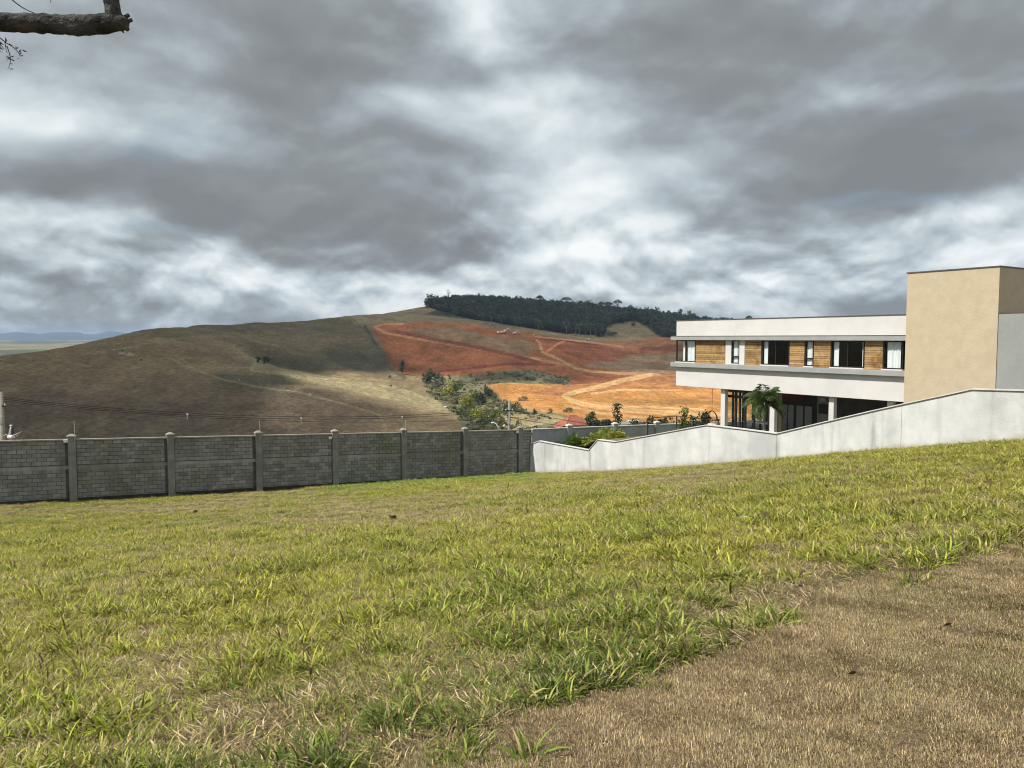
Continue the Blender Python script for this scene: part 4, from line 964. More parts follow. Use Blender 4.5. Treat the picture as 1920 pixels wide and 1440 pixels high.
# planting beside the terrace railing
def yplant(name, px, ytop, wv, wpx, label, mt, cat, n=350, tr=.2, **kw):
    a_, zt = fw(px, ytop, wv); P = loc(a_, wv, yardz(a_)); return tree(name, P, zt - P[2], wpx / F * P[1], label, mt, cat, None, tr, n=n, **kw)
yplant('sapling', 1283, 763, HW+3.8, 22, 'open sapling with a few large leaves behind the terrace railing', 'lf_bush', 'tree', 60, .55, s=.11, branches=4)
yplant('shrub', 1312, 768, HW+6.5, 42, 'rounded dark shrub behind the railing left of the hanging chair', 'lf_dark', 'shrub', 900, .1)
yplant('shrub', 1284, 783, HW+2.4, 26, 'light green layered shrub in front of the railing corner post', 'lf_bush', 'shrub', 500, .1)

# gully shrubs between the hill and the earthworks
GUL = [(800,718,22,22,'lf_dark','round dark bush at the top of the gully'),(823,722,22,26,'lf_olive','grey green bush beside the round dark bush at the gully head'),(812,706,24,16,'lf_dark','low dark bush at the foot of the red slope'),
 (838,741,26,30,'lf_bamboo','bright yellow green bamboo clump in the upper gully'),(856,735,22,22,'lf_bush','dark topped green bush right of the upper bamboo clump'),(848,757,24,20,'lf_grey','pale grey green scrub under the upper bamboo clump'),
 (873,769,34,36,'lf_bamboo','large lit bamboo clump in the middle of the gully'),(888,752,24,20,'lf_bush','green bush behind the large bamboo clump'),(903,759,20,26,'lf_dark','dark bush right of the large bamboo clump'),(915,748,20,28,'lf_dark','tall dark bush against the dry bank'),
 (862,778,22,16,'lf_bush','small green bush at the foot of the large bamboo clump'),(895,783,36,22,'lf_bamboo','low yellow green bush left of the utility pole'),(918,790,40,20,'lf_bush','dark green thicket just left of the utility pole'),(935,798,30,18,'lf_grey','grey green thicket at the base of the utility pole'),
 (942,768,16,14,'lf_grey','small grey bush on the dry bank left of the pole'),(972,772,26,22,'lf_grey','grey green bush right of the pole top'),(1003,776,12,11,'lf_dark','small round bush on the dry bank'),(1030,776,13,12,'lf_grey','small grey bush on the dry bank nearer the red roof'),(1066,773,22,10,'lf_grey','low scrub above the red roof'),
 (906,795,26,12,'lf_dark','low dark bush over the block wall beside the lamp'),(980,752,20,10,'lf_grey','scrub patch at the edge of the orange earth'),(963,704,34,11,'lf_grey','flat scrub patch below the red slope'),(990,713,30,9,'lf_olive','flat olive scrub at the edge of the lit earth'),(1040,716,44,8,'lf_olive','dark scrub strip on the reddish bank')]
for (px, yb, wpx, hpx, mt, lb) in GUL:
    P = on_terr(px, yb); hh = size(hpx, P); tree('bush', P - np.array([0,0,hh*.06]), hh, size(wpx, P), lb, mt, 'bush', 'bushes in the gully', .08, n=560, branches=0)
# lone trees on the hill
P = on_terr(754, 702); tree('tree', P, size(28, P), size(13, P), 'lone dark tree at the lower corner of the red slope', 'lf_dark', 'tree', None, .15, n=420)
for (px, yb, hp, wp_, lb) in ((485,681,13,9,'left dark tree of the small trio in the hillside hollow'),(495,684,16,10,'middle leaning dark tree of the hillside trio'),(503,680,12,8,'right dark tree of the hillside trio')):
    P = on_terr(px, yb); tree('tree', P, size(hp, P), size(wp_, P), lb, 'lf_dark', 'tree', 'trees in the hillside hollow', .2, n=260)
for (px, yb, hp, wp_, lb) in ((731,708,5,5,'tiny dark shrub on the hill just above the sunny strip'),(733,725,3.5,5,'tiny low shrub at the lower edge of the sunny strip'),(230,659,4,4,'tiny dark shrub beside the pale stones near the left hilltop'),(265,676,3,4,'tiny dark shrub below the pale stones on the left hill')):
    P = on_terr(px, yb); tree('shrub', P, size(hp, P), size(wp_, P), lb, 'lf_dark', 'shrub', None, .1, n=90)
# pale stones
for i, (px, py, wp_, lb) in enumerate(((243,663,5,'long pale stone beside the tiny dark shrub near the left hilltop'),(213,656,4,'pale stone left of the tiny dark shrub near the hilltop'),(448,713,4,'small pale stone halfway along the hill path'),(540,733,5,'left pale stone of the pair by the lower hill path'),(582,740,6,'right pale stone of the pair by the lower hill path'),(835,764,7,'pale stones heap on the sunny bank beside the gully'),(846,768,6,'pale stone at the end of the sunny bank by the bamboo'))):
    P = on_terr(px, py); e_ = size(wp_, P); bm = bmesh.new(); bmesh.ops.create_icosphere(bm, subdivisions=2, radius=.5)
    for v in bm.verts: v.co *= 1 + random.uniform(-.2, .2); v.co.x *= e_; v.co.y *= e_ * .6; v.co.z *= e_ * .42
    me = bpy.data.meshes.new('stone'); bm.to_mesh(me); bm.free(); me.materials.append(M['rock']); o = link('stone', me); o.location = P + np.array([0,0,e_*.1]); tag(o, lb, 'stone', 'pale stones on the hill')

# skyline trees of the wooded hill
def umbrella(px, yb, hp, wp_, lb, dead=False):
    d_ = 925.; P = at(px, yb, d_); zt = at(px, yb - hp, d_)[2]; P[2] = float(terr(P[0], P[1])); h = zt - P[2]; cw = size(wp_, P); e = thing('skyline_tree', P, lb, 'tree', 'trees standing out on the skyline')
    q = MB(); q.tube([(0,0,-1),(0,0,h*.55)], [.45,.3], 6)
    tipz = h * .86
    for i in range(9):
        t_ = i * .7 + random.random()*.3; r_ = cw * random.uniform(.28, .46); q.tube([(0,0,h*.5), (r_*.4*math.cos(t_), r_*.4*math.sin(t_), h*.72), (r_*math.cos(t_), r_*math.sin(t_), tipz)], [.25,.17,.07], 4)
    link('trunk', q.mesh('trunk', M['trunk_pale' if dead else 'trunk_dark']), e)
    q = MB()
    for i in range(110 if dead else 380):
        t_ = random.random() * 6.28; r_ = cw / 2 * math.sqrt(random.random()); z = h * (.80 + .17 * (1 - (2*r_/cw)**2)) + random.uniform(-.07, .05) * h
        q.quad((r_*math.cos(t_), r_*math.sin(t_), z), .5 if not dead else .3, .35 if not dead else .2)
    link('crown', q.mesh('crown', M['lf_olive' if dead else 'lf_forest']), e)
umbrella(841, 562, 21, 9, 'tall pale bare tree alone at the left end of the wood', True)
for a in ((1012,566,12,13,'small umbrella tree left of the tallest umbrella tree'),(1062,570,13,20,'broad domed umbrella tree highest on the ridge'),(1089,574,10,8,'small reddish round tree on its own on the ridge'),(1128,577,11,15,'left flat tree of the right skyline cluster'),(1141,577,11,16,'middle flat tree of the right skyline cluster'),(1158,580,18,17,'tallest flat topped tree of the right skyline cluster'),(1372,606,10,6,'tiny round tree showing just over the house roof'),(1404,606,14,14,'small flat topped tree silhouetted above the white house roof')): umbrella(*a)
# tall edge trees with bare pale trunks
EDG = [(905,606,20,16,'tall tree at the wood foot, upper left of the largest excavator'),(922,608,24,17,'tall pale trunk tree just above the truck beside the largest excavator'),(940,611,22,15,'tall tree directly above the largest excavator'),(968,616,22,19,'broad tree above the smaller excavator at the foot of the wood'),(1010,621,24,19,'broad tree over the top of the steep dirt track'),
 (1062,628,26,17,'leftmost of the close row of pale trunks at the wood foot'),(1079,630,28,17,'second pale trunk tree from the left in the close row'),(1087,631,27,14,'slim pale trunk tree in the middle of the close row'),(1098,632,31,16,'tallest white trunk tree in the close row, above the tiny truck'),(1107,633,28,14,'white trunk tree just right of the tallest one in the close row'),(1117,632,25,15,'leafy forked tree near the right end of the close row'),(1127,632,20,15,'shortest tree ending the close row beside the bare clearing')]
for i, (px, yb, hp, wp_, lb) in enumerate(EDG):
    P = on_terr(px, yb, 600, 1000); h = size(hp, P)
    tree('edge_tree', P, h, size(wp_, P), lb, 'lf_edge', 'tree', 'tall trees along the foot of the wood', .42, n=260, tm='trunk_pale', trr=.22, branches=3)
for (px, yb, hp, wp_, lb) in ((1138,612,18,16,'rounded tree on the bare clearing by the wood'),(1188,611,11,11,'small bushy tree at the crest of the bare clearing'),(1148,630,9,26,'dark low thicket at the foot of the bare clearing')):
    P = on_terr(px, yb, 600, 1000); tree('tree', P, size(hp, P), size(wp_, P), lb, 'lf_edge', 'tree', None, .15, n=420)

# ------------------------------------------------------------------ scatter (stuff): wood, scrub
def scatter(name, P, rot, scl, idx, tint, protos, lab=None):
    me = bpy.data.meshes.new(name); me.vertices.add(len(P)); me.vertices.foreach_set('co', np.asarray(P, np.float32).reshape(-1))
    for nm, ty, arr, key in (('rot','FLOAT_VECTOR',rot,'vector'),('scl','FLOAT_VECTOR',scl,'vector'),('idx','INT',idx,'value'),('tint','FLOAT_VECTOR',tint,'vector')):
        a_ = me.attributes.new(nm, ty, 'POINT'); a_.data.foreach_set(key, np.ascontiguousarray(arr, np.int32 if ty == 'INT' else np.float32).reshape(-1))
    me.update(); o = link(name, me); o['kind'] = 'stuff'
    coll = bpy.data.collections.new(name + '_sources')
    for i, pm in enumerate(protos):
        po = bpy.data.objects.new('%s_source_%02d' % (name, i), pm); coll.objects.link(po)
    ng = bpy.data.node_groups.new(name, 'GeometryNodeTree')
    ng.interface.new_socket('Geometry', in_out='INPUT', socket_type='NodeSocketGeometry'); ng.interface.new_socket('Geometry', in_out='OUTPUT', socket_type='NodeSocketGeometry')
    g = NT(ng); gi = g.n('NodeGroupInput'); go = g.n('NodeGroupOutput'); iop = g.n('GeometryNodeInstanceOnPoints'); ci = g.n('GeometryNodeCollectionInfo')
    ci.inputs['Collection'].default_value = coll; ci.inputs['Separate Children'].default_value = True; ci.inputs['Reset Children'].default_value = True
    def na(nm, ty): x = g.n('GeometryNodeInputNamedAttribute', data_type=ty); x.inputs[0].default_value = nm; return x.outputs[0]
    e2r = g.n('FunctionNodeEulerToRotation'); g.set(e2r.inputs[0], na('rot', 'FLOAT_VECTOR'))
    g.set(iop.inputs['Points'], gi.outputs[0]); g.set(iop.inputs['Instance'], ci.outputs[0]); iop.inputs['Pick Instance'].default_value = True
    g.set(iop.inputs['Instance Index'], na('idx', 'INT')); g.set(iop.inputs['Rotation'], e2r.outputs[0]); g.set(iop.inputs['Scale'], na('scl', 'FLOAT_VECTOR'))
    g.set(go.inputs[0], iop.outputs[0])
    md = o.modifiers.new('scatter', 'NODES'); md.node_group = ng; return o
def treeproto(h, cw, tr, n, s, mt, tm, lumps=6):
    q = MB(); q.tube([(0,0,-1),(.1,0,h*tr),(0,.1,h*.8)], [h*.03, h*.022, h*.008], 5, 1); rz_ = h*(1-tr)*.55; crown(q, (0,0,h-rz_), cw/2, cw/2, rz_, n, s, 0, lumps); return q.mesh('wood_tree', [M[mt], M[tm]])
protos = [treeproto(9, 9.5, .06, 300, .72, 'lf_forest', 'trunk_dark'), treeproto(10, 8.5, .1, 280, .68, 'lf_forest', 'trunk_dark', 8), treeproto(8.5, 11, .06, 320, .78, 'lf_forest', 'trunk_dark', 9),
          treeproto(9, 8, .1, 260, .66, 'lf_edge', 'trunk_dark'), treeproto(10.5, 10, .1, 300, .72, 'lf_forest', 'trunk_dark')]
WOOD = [(806,590),(828,572),(842,566),(900,560),(1100,572),(1300,604),(1420,606),(1420,632),(1242,632),(1225,615),(1195,600),(1150,606),(1133,612),(1128,631),(1060,625),(1000,617),(950,608),(880,598)]
n = 60000; d = 640 + 420 * rng.random(n); pxr = 790 + 640 * rng.random(n)
Xs = (pxr - CX) / F * d * 1.0; Zs = terr(Xs, d); qx, qy = proj(Xs, d, Zs)
WOODW = [tuple(on_terr(px, py, 560, 1200)[:2]) for px, py in WOOD]
ok = inpoly(qx, qy, [(a, b if b > 595 else b - 14) for a, b in WOOD]) & (d > 655)
ok |= (d > 960) & (qx > 850) & (rng.random(n) < .5)
Xs, Ys, Zs = Xs[ok], d[ok], Zs[ok]
cell = {}; keep = []
for i in range(len(Xs)):
    key = (int(Xs[i] // 4.2), int(Ys[i] // 4.2))
    if key not in cell: cell[key] = 1; keep.append(i)
keep = np.array(keep); Xs, Ys, Zs = Xs[keep], Ys[keep], Zs[keep]; n = len(Xs); print('wood', n)
s_ = rng.uniform(.68, 1.08, n) * (1 + .35 * (rng.random(n) < .04))
scatter('wood', np.stack([Xs + rng.uniform(-2,2,n), Ys + rng.uniform(-2,2,n), Zs - .5], -1), np.stack([rng.normal(0,.05,n), rng.normal(0,.05,n), rng.uniform(0,6.28,n)], -1), np.stack([s_, s_, s_*rng.uniform(.85,1.2,n)], -1), np.where(rng.random(n) < .12, 3, rng.choice([0,1,2,4], n)), rng.random((n,3)), protos)
def bushproto(h, cw, n, s, mt): q = MB(); q.tube([(0,0,-.2),(0,0,h*.5)], [.05,.02], 4, 1); crown(q, (0,0,h*.45), cw/2, cw/2, h*.55, n, s, 0, 5, .3); return q.mesh('scrub_bush', [M[mt], M['trunk_dark']])
protos = [bushproto(1.6, 2.2, 110, .24, 'lf_grey'), bushproto(1.3, 2.4, 100, .24, 'lf_olive'), bushproto(2.2, 2.4, 130, .25, 'lf_bush'), bushproto(1.0, 1.6, 80, .2, 'lf_dark')]
n = 16000; d = 290 + 330 * rng.random(n); pxr = 740 + 580 * rng.random(n); Xs = (pxr - CX) / F * d; Zs = terr(Xs, d); qx, qy = proj(Xs, d, Zs)
nz = fbm(Xs / 18, d / 18, 3, 141)
ok = inpoly(qx, qy, [(795,706),(900,701),(1000,694),(1060,708),(1075,722),(1000,719),(912,722),(935,745),(985,768),(1080,786),(1250,792),(1250,808),(880,812),(850,775),(800,735)]) & (rng.random(n) < np.clip((nz - .3) * 3, .05, 1) * .42)
Xs, Ys, Zs = Xs[ok], d[ok], Zs[ok]; n = len(Xs); print('scrub', n); s_ = rng.uniform(.45, 1.3, n)
scatter('scrub', np.stack([Xs, Ys, Zs], -1), np.stack([0*s_, 0*s_, rng.uniform(0,6.28,n)], -1), np.stack([s_, s_, s_*rng.uniform(.6,1.2,n)], -1), rng.choice([0,0,1,1,2,3], n), rng.random((n,3)), protos)
# ragged tussocks and low weeds on the dry hill
n = 26000; d = 275 + 380 * rng.random(n)**1.3; pxr = -80 + 840 * rng.random(n); Xs = (pxr - CX) / F * d; Zs = terr(Xs, d); qx, qy = proj(Xs, d, Zs)
nz = fbm(Xs / 25, d / 25, 4, 151); ok = (rng.random(n) < np.clip((nz - .3) * 1.2, .03, .35)) & ~inpoly(qx, qy, RED) & (pldist(qx, qy, LINES[13][0]) > 3)
Xs, Ys, Zs = Xs[ok], d[ok], Zs[ok]; n = len(Xs); print('tussock', n); s_ = rng.uniform(.2, .55, n)
M['tussock'] = leafmat('dry_tussock_blade', (.16,.13,.075), (.29,.235,.135), .8, .15, .3)
def tussock(n): 
    q = MB()
    for i in range(n):
        t_ = random.random()*6.28; r_ = random.random()*.5; l = random.uniform(.4, .8); e_ = random.uniform(.5, 1.4)
        b_ = Vector((r_*math.cos(t_), r_*math.sin(t_), -.05)); tip = b_ + Vector((math.cos(t_)*math.cos(e_), math.sin(t_)*math.cos(e_), math.sin(e_))) * l; sd = Vector((-math.sin(t_), math.cos(t_), 0)) * .08
        q.add([b_ - sd, b_ + sd, tip], [(0,1,2)])
    return q.mesh('tussock', M['tussock'])
scatter('dry_grass_tussocks', np.stack([Xs, Ys, Zs], -1), np.stack([0*s_, 0*s_, rng.uniform(0,6.28,n)], -1), np.stack([s_*1.5, s_*1.5, s_*.9], -1), rng.integers(0, 3, n), rng.random((n,3)), [tussock(26) for _ in range(3)])

# ------------------------------------------------------------------ small things in the valley
P = at(1074, 800, 250); P[2] = at(1074, 800, 250)[2]
RH = thing('red_roof_house', P, 'small pale house under a red hipped tile roof beyond the painted wall', 'house', None, .35)
sc = 250 / F
zz0 = at(1074, 795, 250)[2] - P[2]; zr_ = at(1074, 778, 250)[2] - P[2]
q = MB(); q.box(-3.6, 3.6, -3.2, 3.2, -4, zz0); link('wall', q.mesh('wall', M['plaster']), RH)
q = MB(); e_ = zz0 + .01; q.add([(-4.2,-3.8,e_),(4.2,-3.8,e_),(4.2,3.8,e_),(-4.2,3.8,e_),(-1.0,0,zr_),(1.0,0,zr_),(-4.2,-3.8,e_-.15),(4.2,-3.8,e_-.15),(4.2,3.8,e_-.15),(-4.2,3.8,e_-.15)], [(0,1,5,4),(1,2,5),(2,3,4,5),(3,0,4),(6,7,1,0),(7,8,2,1),(8,9,3,2),(9,6,0,3)]); rf = link('roof', q.mesh('roof', M['roof_tile']), RH)
for k_ in range(4):
    p_, q_ = [((-4.2,-3.8,e_),(-1,0,zr_)),((4.2,-3.8,e_),(1,0,zr_)),((4.2,3.8,e_),(1,0,zr_)),((-4.2,3.8,e_),(-1,0,zr_))][k_]
    q = MB(); q.bar(p_, q_, .1, .1, 5); link('hip', q.mesh('hip', M['roof_tile']), rf)
q = MB(); q.add([(-6.2,-3.0,e_-.7),(-4.0,-3.0,e_-.05),(-4.0,3.0,e_-.05),(-6.2,3.0,e_-.7),(-6.2,-3.0,e_-.85),(-4.0,-3.0,e_-.2),(-4.0,3.0,e_-.2),(-6.2,3.0,e_-.85)], [(0,1,2,3),(7,6,5,4),(0,4,5,1),(1,5,6,2),(2,6,7,3),(3,7,4,0)]); link('porch_roof', q.mesh('porch_roof', M['roof_tile']), RH)
for x, y in ((2.4,-3.21),(-2.0,-3.21)):
    q = MB(); q.box(x-.6, x+.6, y-.02, y+.05, zz0-1.9, zz0-.8); wn = link('window', q.mesh('window', M['frame']), RH)
    q = MB(); q.box(x-.5, x+.5, y-.03, y-.022, zz0-1.8, zz0-.9); link('pane', q.mesh('pane', M['glass']), wn)
P = at(1192, 799, 200); SH = thing('small_house', P, 'small pale flat building half hidden among dark trees beyond the wall', 'house', None, .2)
q = MB(); zt = at(1185, 788, 200)[2] - P[2]; q.box(-2, .6, -1.5, 1.5, -3, zt); link('wall', q.mesh('wall', M['plaster']), SH)
q = MB(); q.add([(-5.5,-2,zt-.8),(3,-2,zt-.8),(3,1,zt-.35),(-5.5,1,zt-.35),(-5.5,-2,zt-.95),(3,-2,zt-.95),(3,1,zt-.5),(-5.5,1,zt-.5)], [(0,1,2,3),(7,6,5,4),(0,4,5,1),(1,5,6,2),(2,6,7,3),(3,7,4,0)]); link('roof', q.mesh('roof', M['pillar']), SH)

def excavator(px, py, rz, label, sc=1.0, boom=True):
    P = on_terr(px, py, 500, 1000); e = thing('excavator' if boom else 'truck', P, label, 'excavator' if boom else 'truck', 'machines on the earthworks', rz); e.scale = (sc,)*3
    def b(nm, *a, mt='yellow', bv=.1):
        q = MB(); q.box(*a); return bevel(link(nm, q.mesh(nm, M[mt]), e), bv)
    if boom:
        for y in (-1.2, .7): b('track', -2, 2, y, y+.5, -.1, .8, mt='steel', bv=.25)
        b('body', -2.2, 1.4, -1.3, 1.2, .85, 2.3); b('cab', .3, 1.6, .1, 1.25, 2.32, 3.3, mt='white_metal')
        q = MB(); q.tube([(1.2,-.3,1.8),(3.5,-.3,4.2),(5.4,-.3,3.9)], [.35,.32,.25], 6); link('boom', q.mesh('boom', M['yellow']), e)
        q = MB(); q.tube([(5.4,-.3,3.9),(6.8,-.3,1.6)], [.25,.18], 6); link('arm', q.mesh('arm', M['yellow']), e)
        q = MB(); q.add([(6.4,-.9,1.6),(7.3,-.9,1.3),(6.9,-.9,.3),(6.0,-.9,.8),(6.4,.3,1.6),(7.3,.3,1.3),(6.9,.3,.3),(6.0,.3,.8)], [(3,2,1,0),(4,5,6,7),(0,1,5,4),(1,2,6,5),(2,3,7,6),(3,0,4,7)]); link('bucket', q.mesh('bucket', M['steel']), e)
    else:
        b('bed', -2.6, .9, -1.1, 1.1, 1.0, 2.2); b('cab', 1.0, 2.6, -1.05, 1.05, .8, 2.7, mt='white_metal')
        for x in (-1.9, -.6, 1.8):
            for y in (-1.15, .85): q = MB(); q.bar((x, y, .5), (x, y+.3, .5), .5, None, 12); link('wheel', q.mesh('wheel', M['steel']), e)
excavator(944, 625, .1, 'largest pale excavator on the upper red terrace', 1.0)
excavator(937, 626, 3.3, 'pale truck parked left of the largest excavator on the red terrace', .9, False)
excavator(964, 627, .2, 'smaller pale excavator with outstretched arm right of the largest one', .75)
excavator(1001, 630, 1.2, 'tiny pale truck at the top of the steep dirt track', .55, False)
excavator(1102, 638, .3, 'tiny truck beside the dirt road at the foot of the wood', .7, False)

# ------------------------------------------------------------------ street beyond the wall: poles, cables, lamp
def upole(px, ytop, d, label, r=.14, arms=True):
    P = at(px, ytop, d); zt = P[2]; P[2] = float(terr(P[0], P[1])); h = zt - P[2]
    e = thing('utility_pole', P, label, 'utility pole', 'utility poles beyond the wall')
    q = MB(); q.tube([(0,0,-.3),(0,0,h)], [r*1.3, r*.8], 10); link('pole', q.mesh('pole', M['pole'], (0,0,0), True), e)
    if arms:
        q = MB(); q.box(-.75, .35, -.12, -.02, h-1.12, h-1.02); link('crossarm', q.mesh('crossarm', M['wire']), e)
        for k_, x in enumerate((-.7, -.35, .3)):
            q = MB(); q.bar((x,-.07,h-1.02),(x,-.07,h-.86), .04, .03, 6); link('insulator', q.mesh('insulator', M['white_metal']), e)
        q = MB(); q.box(-.08, .1, -.2, -.1, h-2.4, h-1.9); link('bracket', q.mesh('bracket', M['galv']), e)
    return e
upole(955, 750, 76, 'slim grey utility pole with cables rising behind the wall near its white corner')
upole(2, 735, 58, 'thick concrete utility pole cut by the picture edge above the block wall', .19)
def cable(p, q_, sag, label, r=.02, n=24):
    p = np.array(p); q_ = np.array(q_); pts = [p + (q_ - p) * t_ - np.array([0,0,4*sag*t_*(1-t_)]) for t_ in np.linspace(0, 1, n)]
    mb = MB(); mb.tube([x - pts[0] for x in pts], r, 5); o = link('cable', mb.mesh('cable', M['wire'])); o.location = pts[0]; tag(o, label, 'cable', 'cables strung between the poles'); return pts
LP = lambda y: at(4, y, 58); RP = lambda y: at(955, y, 76)
c1 = cable(LP(745), RP(766), 1.15, 'topmost dark cable sagging across the hillside between the two poles', .022)
c2 = cable(LP(748), RP(769), 1.2, 'second dark cable running just under the topmost one across the hill', .022)
c3 = cable(LP(752), RP(783), .95, 'lowest thin cable between the two poles', .016)
cable(RP(768), at(1260, 808, 118), .5, 'upper cable falling from the slim pole towards the red roof', .03)
cable(RP(782), at(1230, 815, 118), .4, 'lower cable falling from the slim pole to the right', .024)
for px, cc, lb in ((361,c2,'left white spacer clipped on the hill cables'),(555,c2,'middle white spacer clipped on the hill cables'),(750,c2,'right white spacer clipped on the hill cables')):
    k_ = min(cc, key=lambda P: abs(proj(*P)[0] - px)); e = thing('cable_spacer', k_, lb, 'spacer', 'white spacers on the cables')
    q = MB(); q.box(-.05, .05, -.03, .03, -.42, .10); link('bar', q.mesh('bar', M['galv']), e)
    q = MB(); q.box(-.07, .07, -.032, .032, .0, .16); link('clip', q.mesh('clip', M['white_metal']), e)
P = at(936.5, 806, 66); zt = P[2]; P[2] = float(terr(P[0], P[1])); h = zt - P[2]; s = 66 / F
SL = thing('street_lamp', P, 'white curved street lamp arm rising over the block wall by the slim pole', 'street lamp')
q = MB(); q.tube([(0,0,-.2),(0,0,h-.6),(-.02,0,h)], [.07,.055,.05], 8); link('post', q.mesh('post', M['white_metal'], (0,0,0), True), SL)
q = MB(); q.tube([(-.02,0,h),(-2.5*s,0,h+5*s),(-6*s,0,h+11*s),(-10.5*s,0,h+14*s),(-13*s,0,h+14*s)], [.05,.048,.045,.04,.04], 8); link('arm', q.mesh('arm', M['white_metal'], (0,0,0), True), SL)
q = MB(); q.box(-16*s, -12.4*s, -.09, .09, h+12.2*s, h+14.6*s); bevel(link('lamp_head', q.mesh('lamp_head', M['white_metal']), SL), .03)
P = at(944, 806, 64); zt = P[2]; P[2] = float(terr(P[0], P[1])); h = zt - P[2]; s = 64 / F
e = thing('floodlight', P, 'small white and black lamp head between the curved lamp and the slim pole', 'lamp')
q = MB(); q.bar((0,0,-.2),(0,0,h+6*s), .04, .04, 6); link('post', q.mesh('post', M['galv']), e)
bm = bmesh.new(); bmesh.ops.create_uvsphere(bm, u_segments=12, v_segments=8, radius=2.0*s); me = bpy.data.meshes.new('globe'); bm.to_mesh(me); bm.free(); me.materials.append(M['white_metal']); o = link('globe', me, e); o.location = (1.5*s, 0, h+8*s)
q = MB(); q.bar((-1.5*s,-.09,h+4*s),(-1.5*s,.05,h+4*s), 2.0*s, 2.0*s, 12); link('lamp', q.mesh('lamp', M['black']), e)
P = at(20, 822, 52); zt = P[2]; P[2] = float(terr(P[0], P[1])); h = zt - P[2]; s = 52 / F
e = thing('roof_fixture', P, 'white fixture with slanted arm and dark strip poking over the wall at far left', 'fixture')
q = MB(); q.bar((0,0,-.2),(0,0,h), .12, .10, 8); link('post', q.mesh('post', M['galv']), e)
q = MB(); q.tube([(-2.5*s,0,h+7*s),(.0,0,h+15*s),(1.5*s,0,h+24*s)], [.06,.05,.035], 8); link('arm', q.mesh('arm', M['white_metal'], (0,0,0), True), e)
q = MB(); q.box(-.6*s, 3.4*s, -.08, .08, h+23.5*s, h+25.5*s); bevel(link('head', q.mesh('head', M['white_metal']), e), .02)
q = MB(); q.bar((3.8*s,.03,h+7*s),(4.4*s,.03,h+20*s), .045, .04, 8); link('strip', q.mesh('strip', M['black']), e)
q = MB(); q.box(-4*s, 6*s, -.2, .2, h+.0, h+6*s); bevel(link('box', q.mesh('box', M['white_metal']), e), .05)
q = MB(); q.tube([(6*s,0,h+6*s),(14*s,0,h+9*s),(21*s,0,h+13*s)], [.045,.03,.02], 6); q.tube([(-4*s,0,h+6*s),(-9*s,0,h+7*s),(-14*s,0,h+4*s)], [.04,.03,.02], 6); q.tube([(12*s,0,h+7*s),(14*s,0,h+3*s)], [.03,.02], 5); link('side_arm', q.mesh('side_arm', M['galv'], (0,0,0), True), e)

# ------------------------------------------------------------------ the tree whose limb reaches into the frame
D = 2.2; bp = lambda px, py, dd=0: at(px, py, D + dd)
b0 = np.array([-3.3, 2.3, 0]); b0[2] = float(LAWN(b0[0], b0[1]))
TR = thing('tree', b0, 'rough-barked tree limb reaching in at the upper left corner', 'tree')
def rel(P): return tuple(np.array(P) - b0)
q = MB(); q.tube([(0,0,-.3),(.03,.02,.6),(.0,.03,1.3),(.05,-.02,2.0),(.02,.0,2.7),(-.1,.05,3.6)], [.22,.17,.155,.15,.12,.09], 14, 0, .07); link('trunk', q.mesh('trunk', M['bark'], (0,0,0), True), TR)
ys = [(-120,40,36),(-60,42,35),(0,41,35),(30,42.5,34),(60,43,33),(90,44.5,34),(120,47,35),(150,48.5,37),(175,47,36),(200,43,36),(220,41,33),(232,43,26),(240,46,20)]
pts = [rel((.05-3.3, 2.28, b0[2] + 1.9))] + [rel(bp(x, y)) for x, y, _ in ys]
q = MB(); q.tube(pts, [.085] + [w_ / 2 / F * D for *_, w_ in ys], 18, 0, .06)
LM = link('limb', q.mesh('limb', M['bark'], (0,0,0), True), TR)
sub = LM.modifiers.new('sub', 'SUBSURF'); sub.levels = sub.render_levels = 2
tx = bpy.data.textures.new('bark_lumps', 'CLOUDS'); tx.noise_scale = .022; dm = LM.modifiers.new('d', 'DISPLACE'); dm.texture = tx; dm.strength = .010; dm.texture_coords = 'LOCAL'
ys = [(214,44,30),(213,28,29),(210,12,27),(209,0,26),(208,-30,25),(203,-90,22),(210,-170,18)]
q = MB(); q.tube([rel(bp(x, y)) for x, y, _ in ys], [w_ / 2 / F * D for *_, w_ in ys], 16, 0, .07); o = link('upright_limb', q.mesh('upright_limb', M['bark'], (0,0,0), True), TR)
s2 = o.modifiers.new('sub', 'SUBSURF'); s2.levels = s2.render_levels = 2; dm = o.modifiers.new('d', 'DISPLACE'); dm.texture = tx; dm.strength = .010; dm.texture_coords = 'LOCAL'
for p0, p1, r0 in (((229,36),(242,27.5),4),((232,42),(247.5,37),4),((226,55),(232,61),1.8),((230,46),(240,56),5)):
    q = MB(); q.bar(rel(bp(*p0)), rel(bp(*p1)), r0 / F * D * 1.1, r0 / F * D * .8, 7); link('snag', q.mesh('snag', M['bark']), TR)
def twig(pts, leaves, r=1.0):
    q = MB(); q.tube([rel(bp(*p_)) for p_ in pts], [r / F * D * (1 - .6 * i / len(pts)) for i in range(len(pts))], 5)
    tw_ = link('twig', q.mesh('twig', M['bark']), TR)
    for (x0, y0), (x1, y1) in leaves:
        a_ = Vector(rel(bp(x0, y0))); b_ = Vector(rel(bp(x1, y1, random.uniform(-.03, .03)))); d_ = b_ - a_; s_ = d_.cross(Vector((0, 1, .3))).normalized() * max(d_.length * .09, .0014)
        q = MB(); q.add([a_, a_.lerp(b_, .35) + s_, b_, a_.lerp(b_, .35) - s_ + Vector((0,.004,0))], [(0,1,2,3)]); link('leaf', q.mesh('leaf', M['lf_olive']), tw_)
twig([(15,-8),(28,4),(42,14),(53,20),(70,27)], [((43,28),(45,21))], 1.4)
twig([(97,-12),(95,5)], [((96,0),(94,6))])
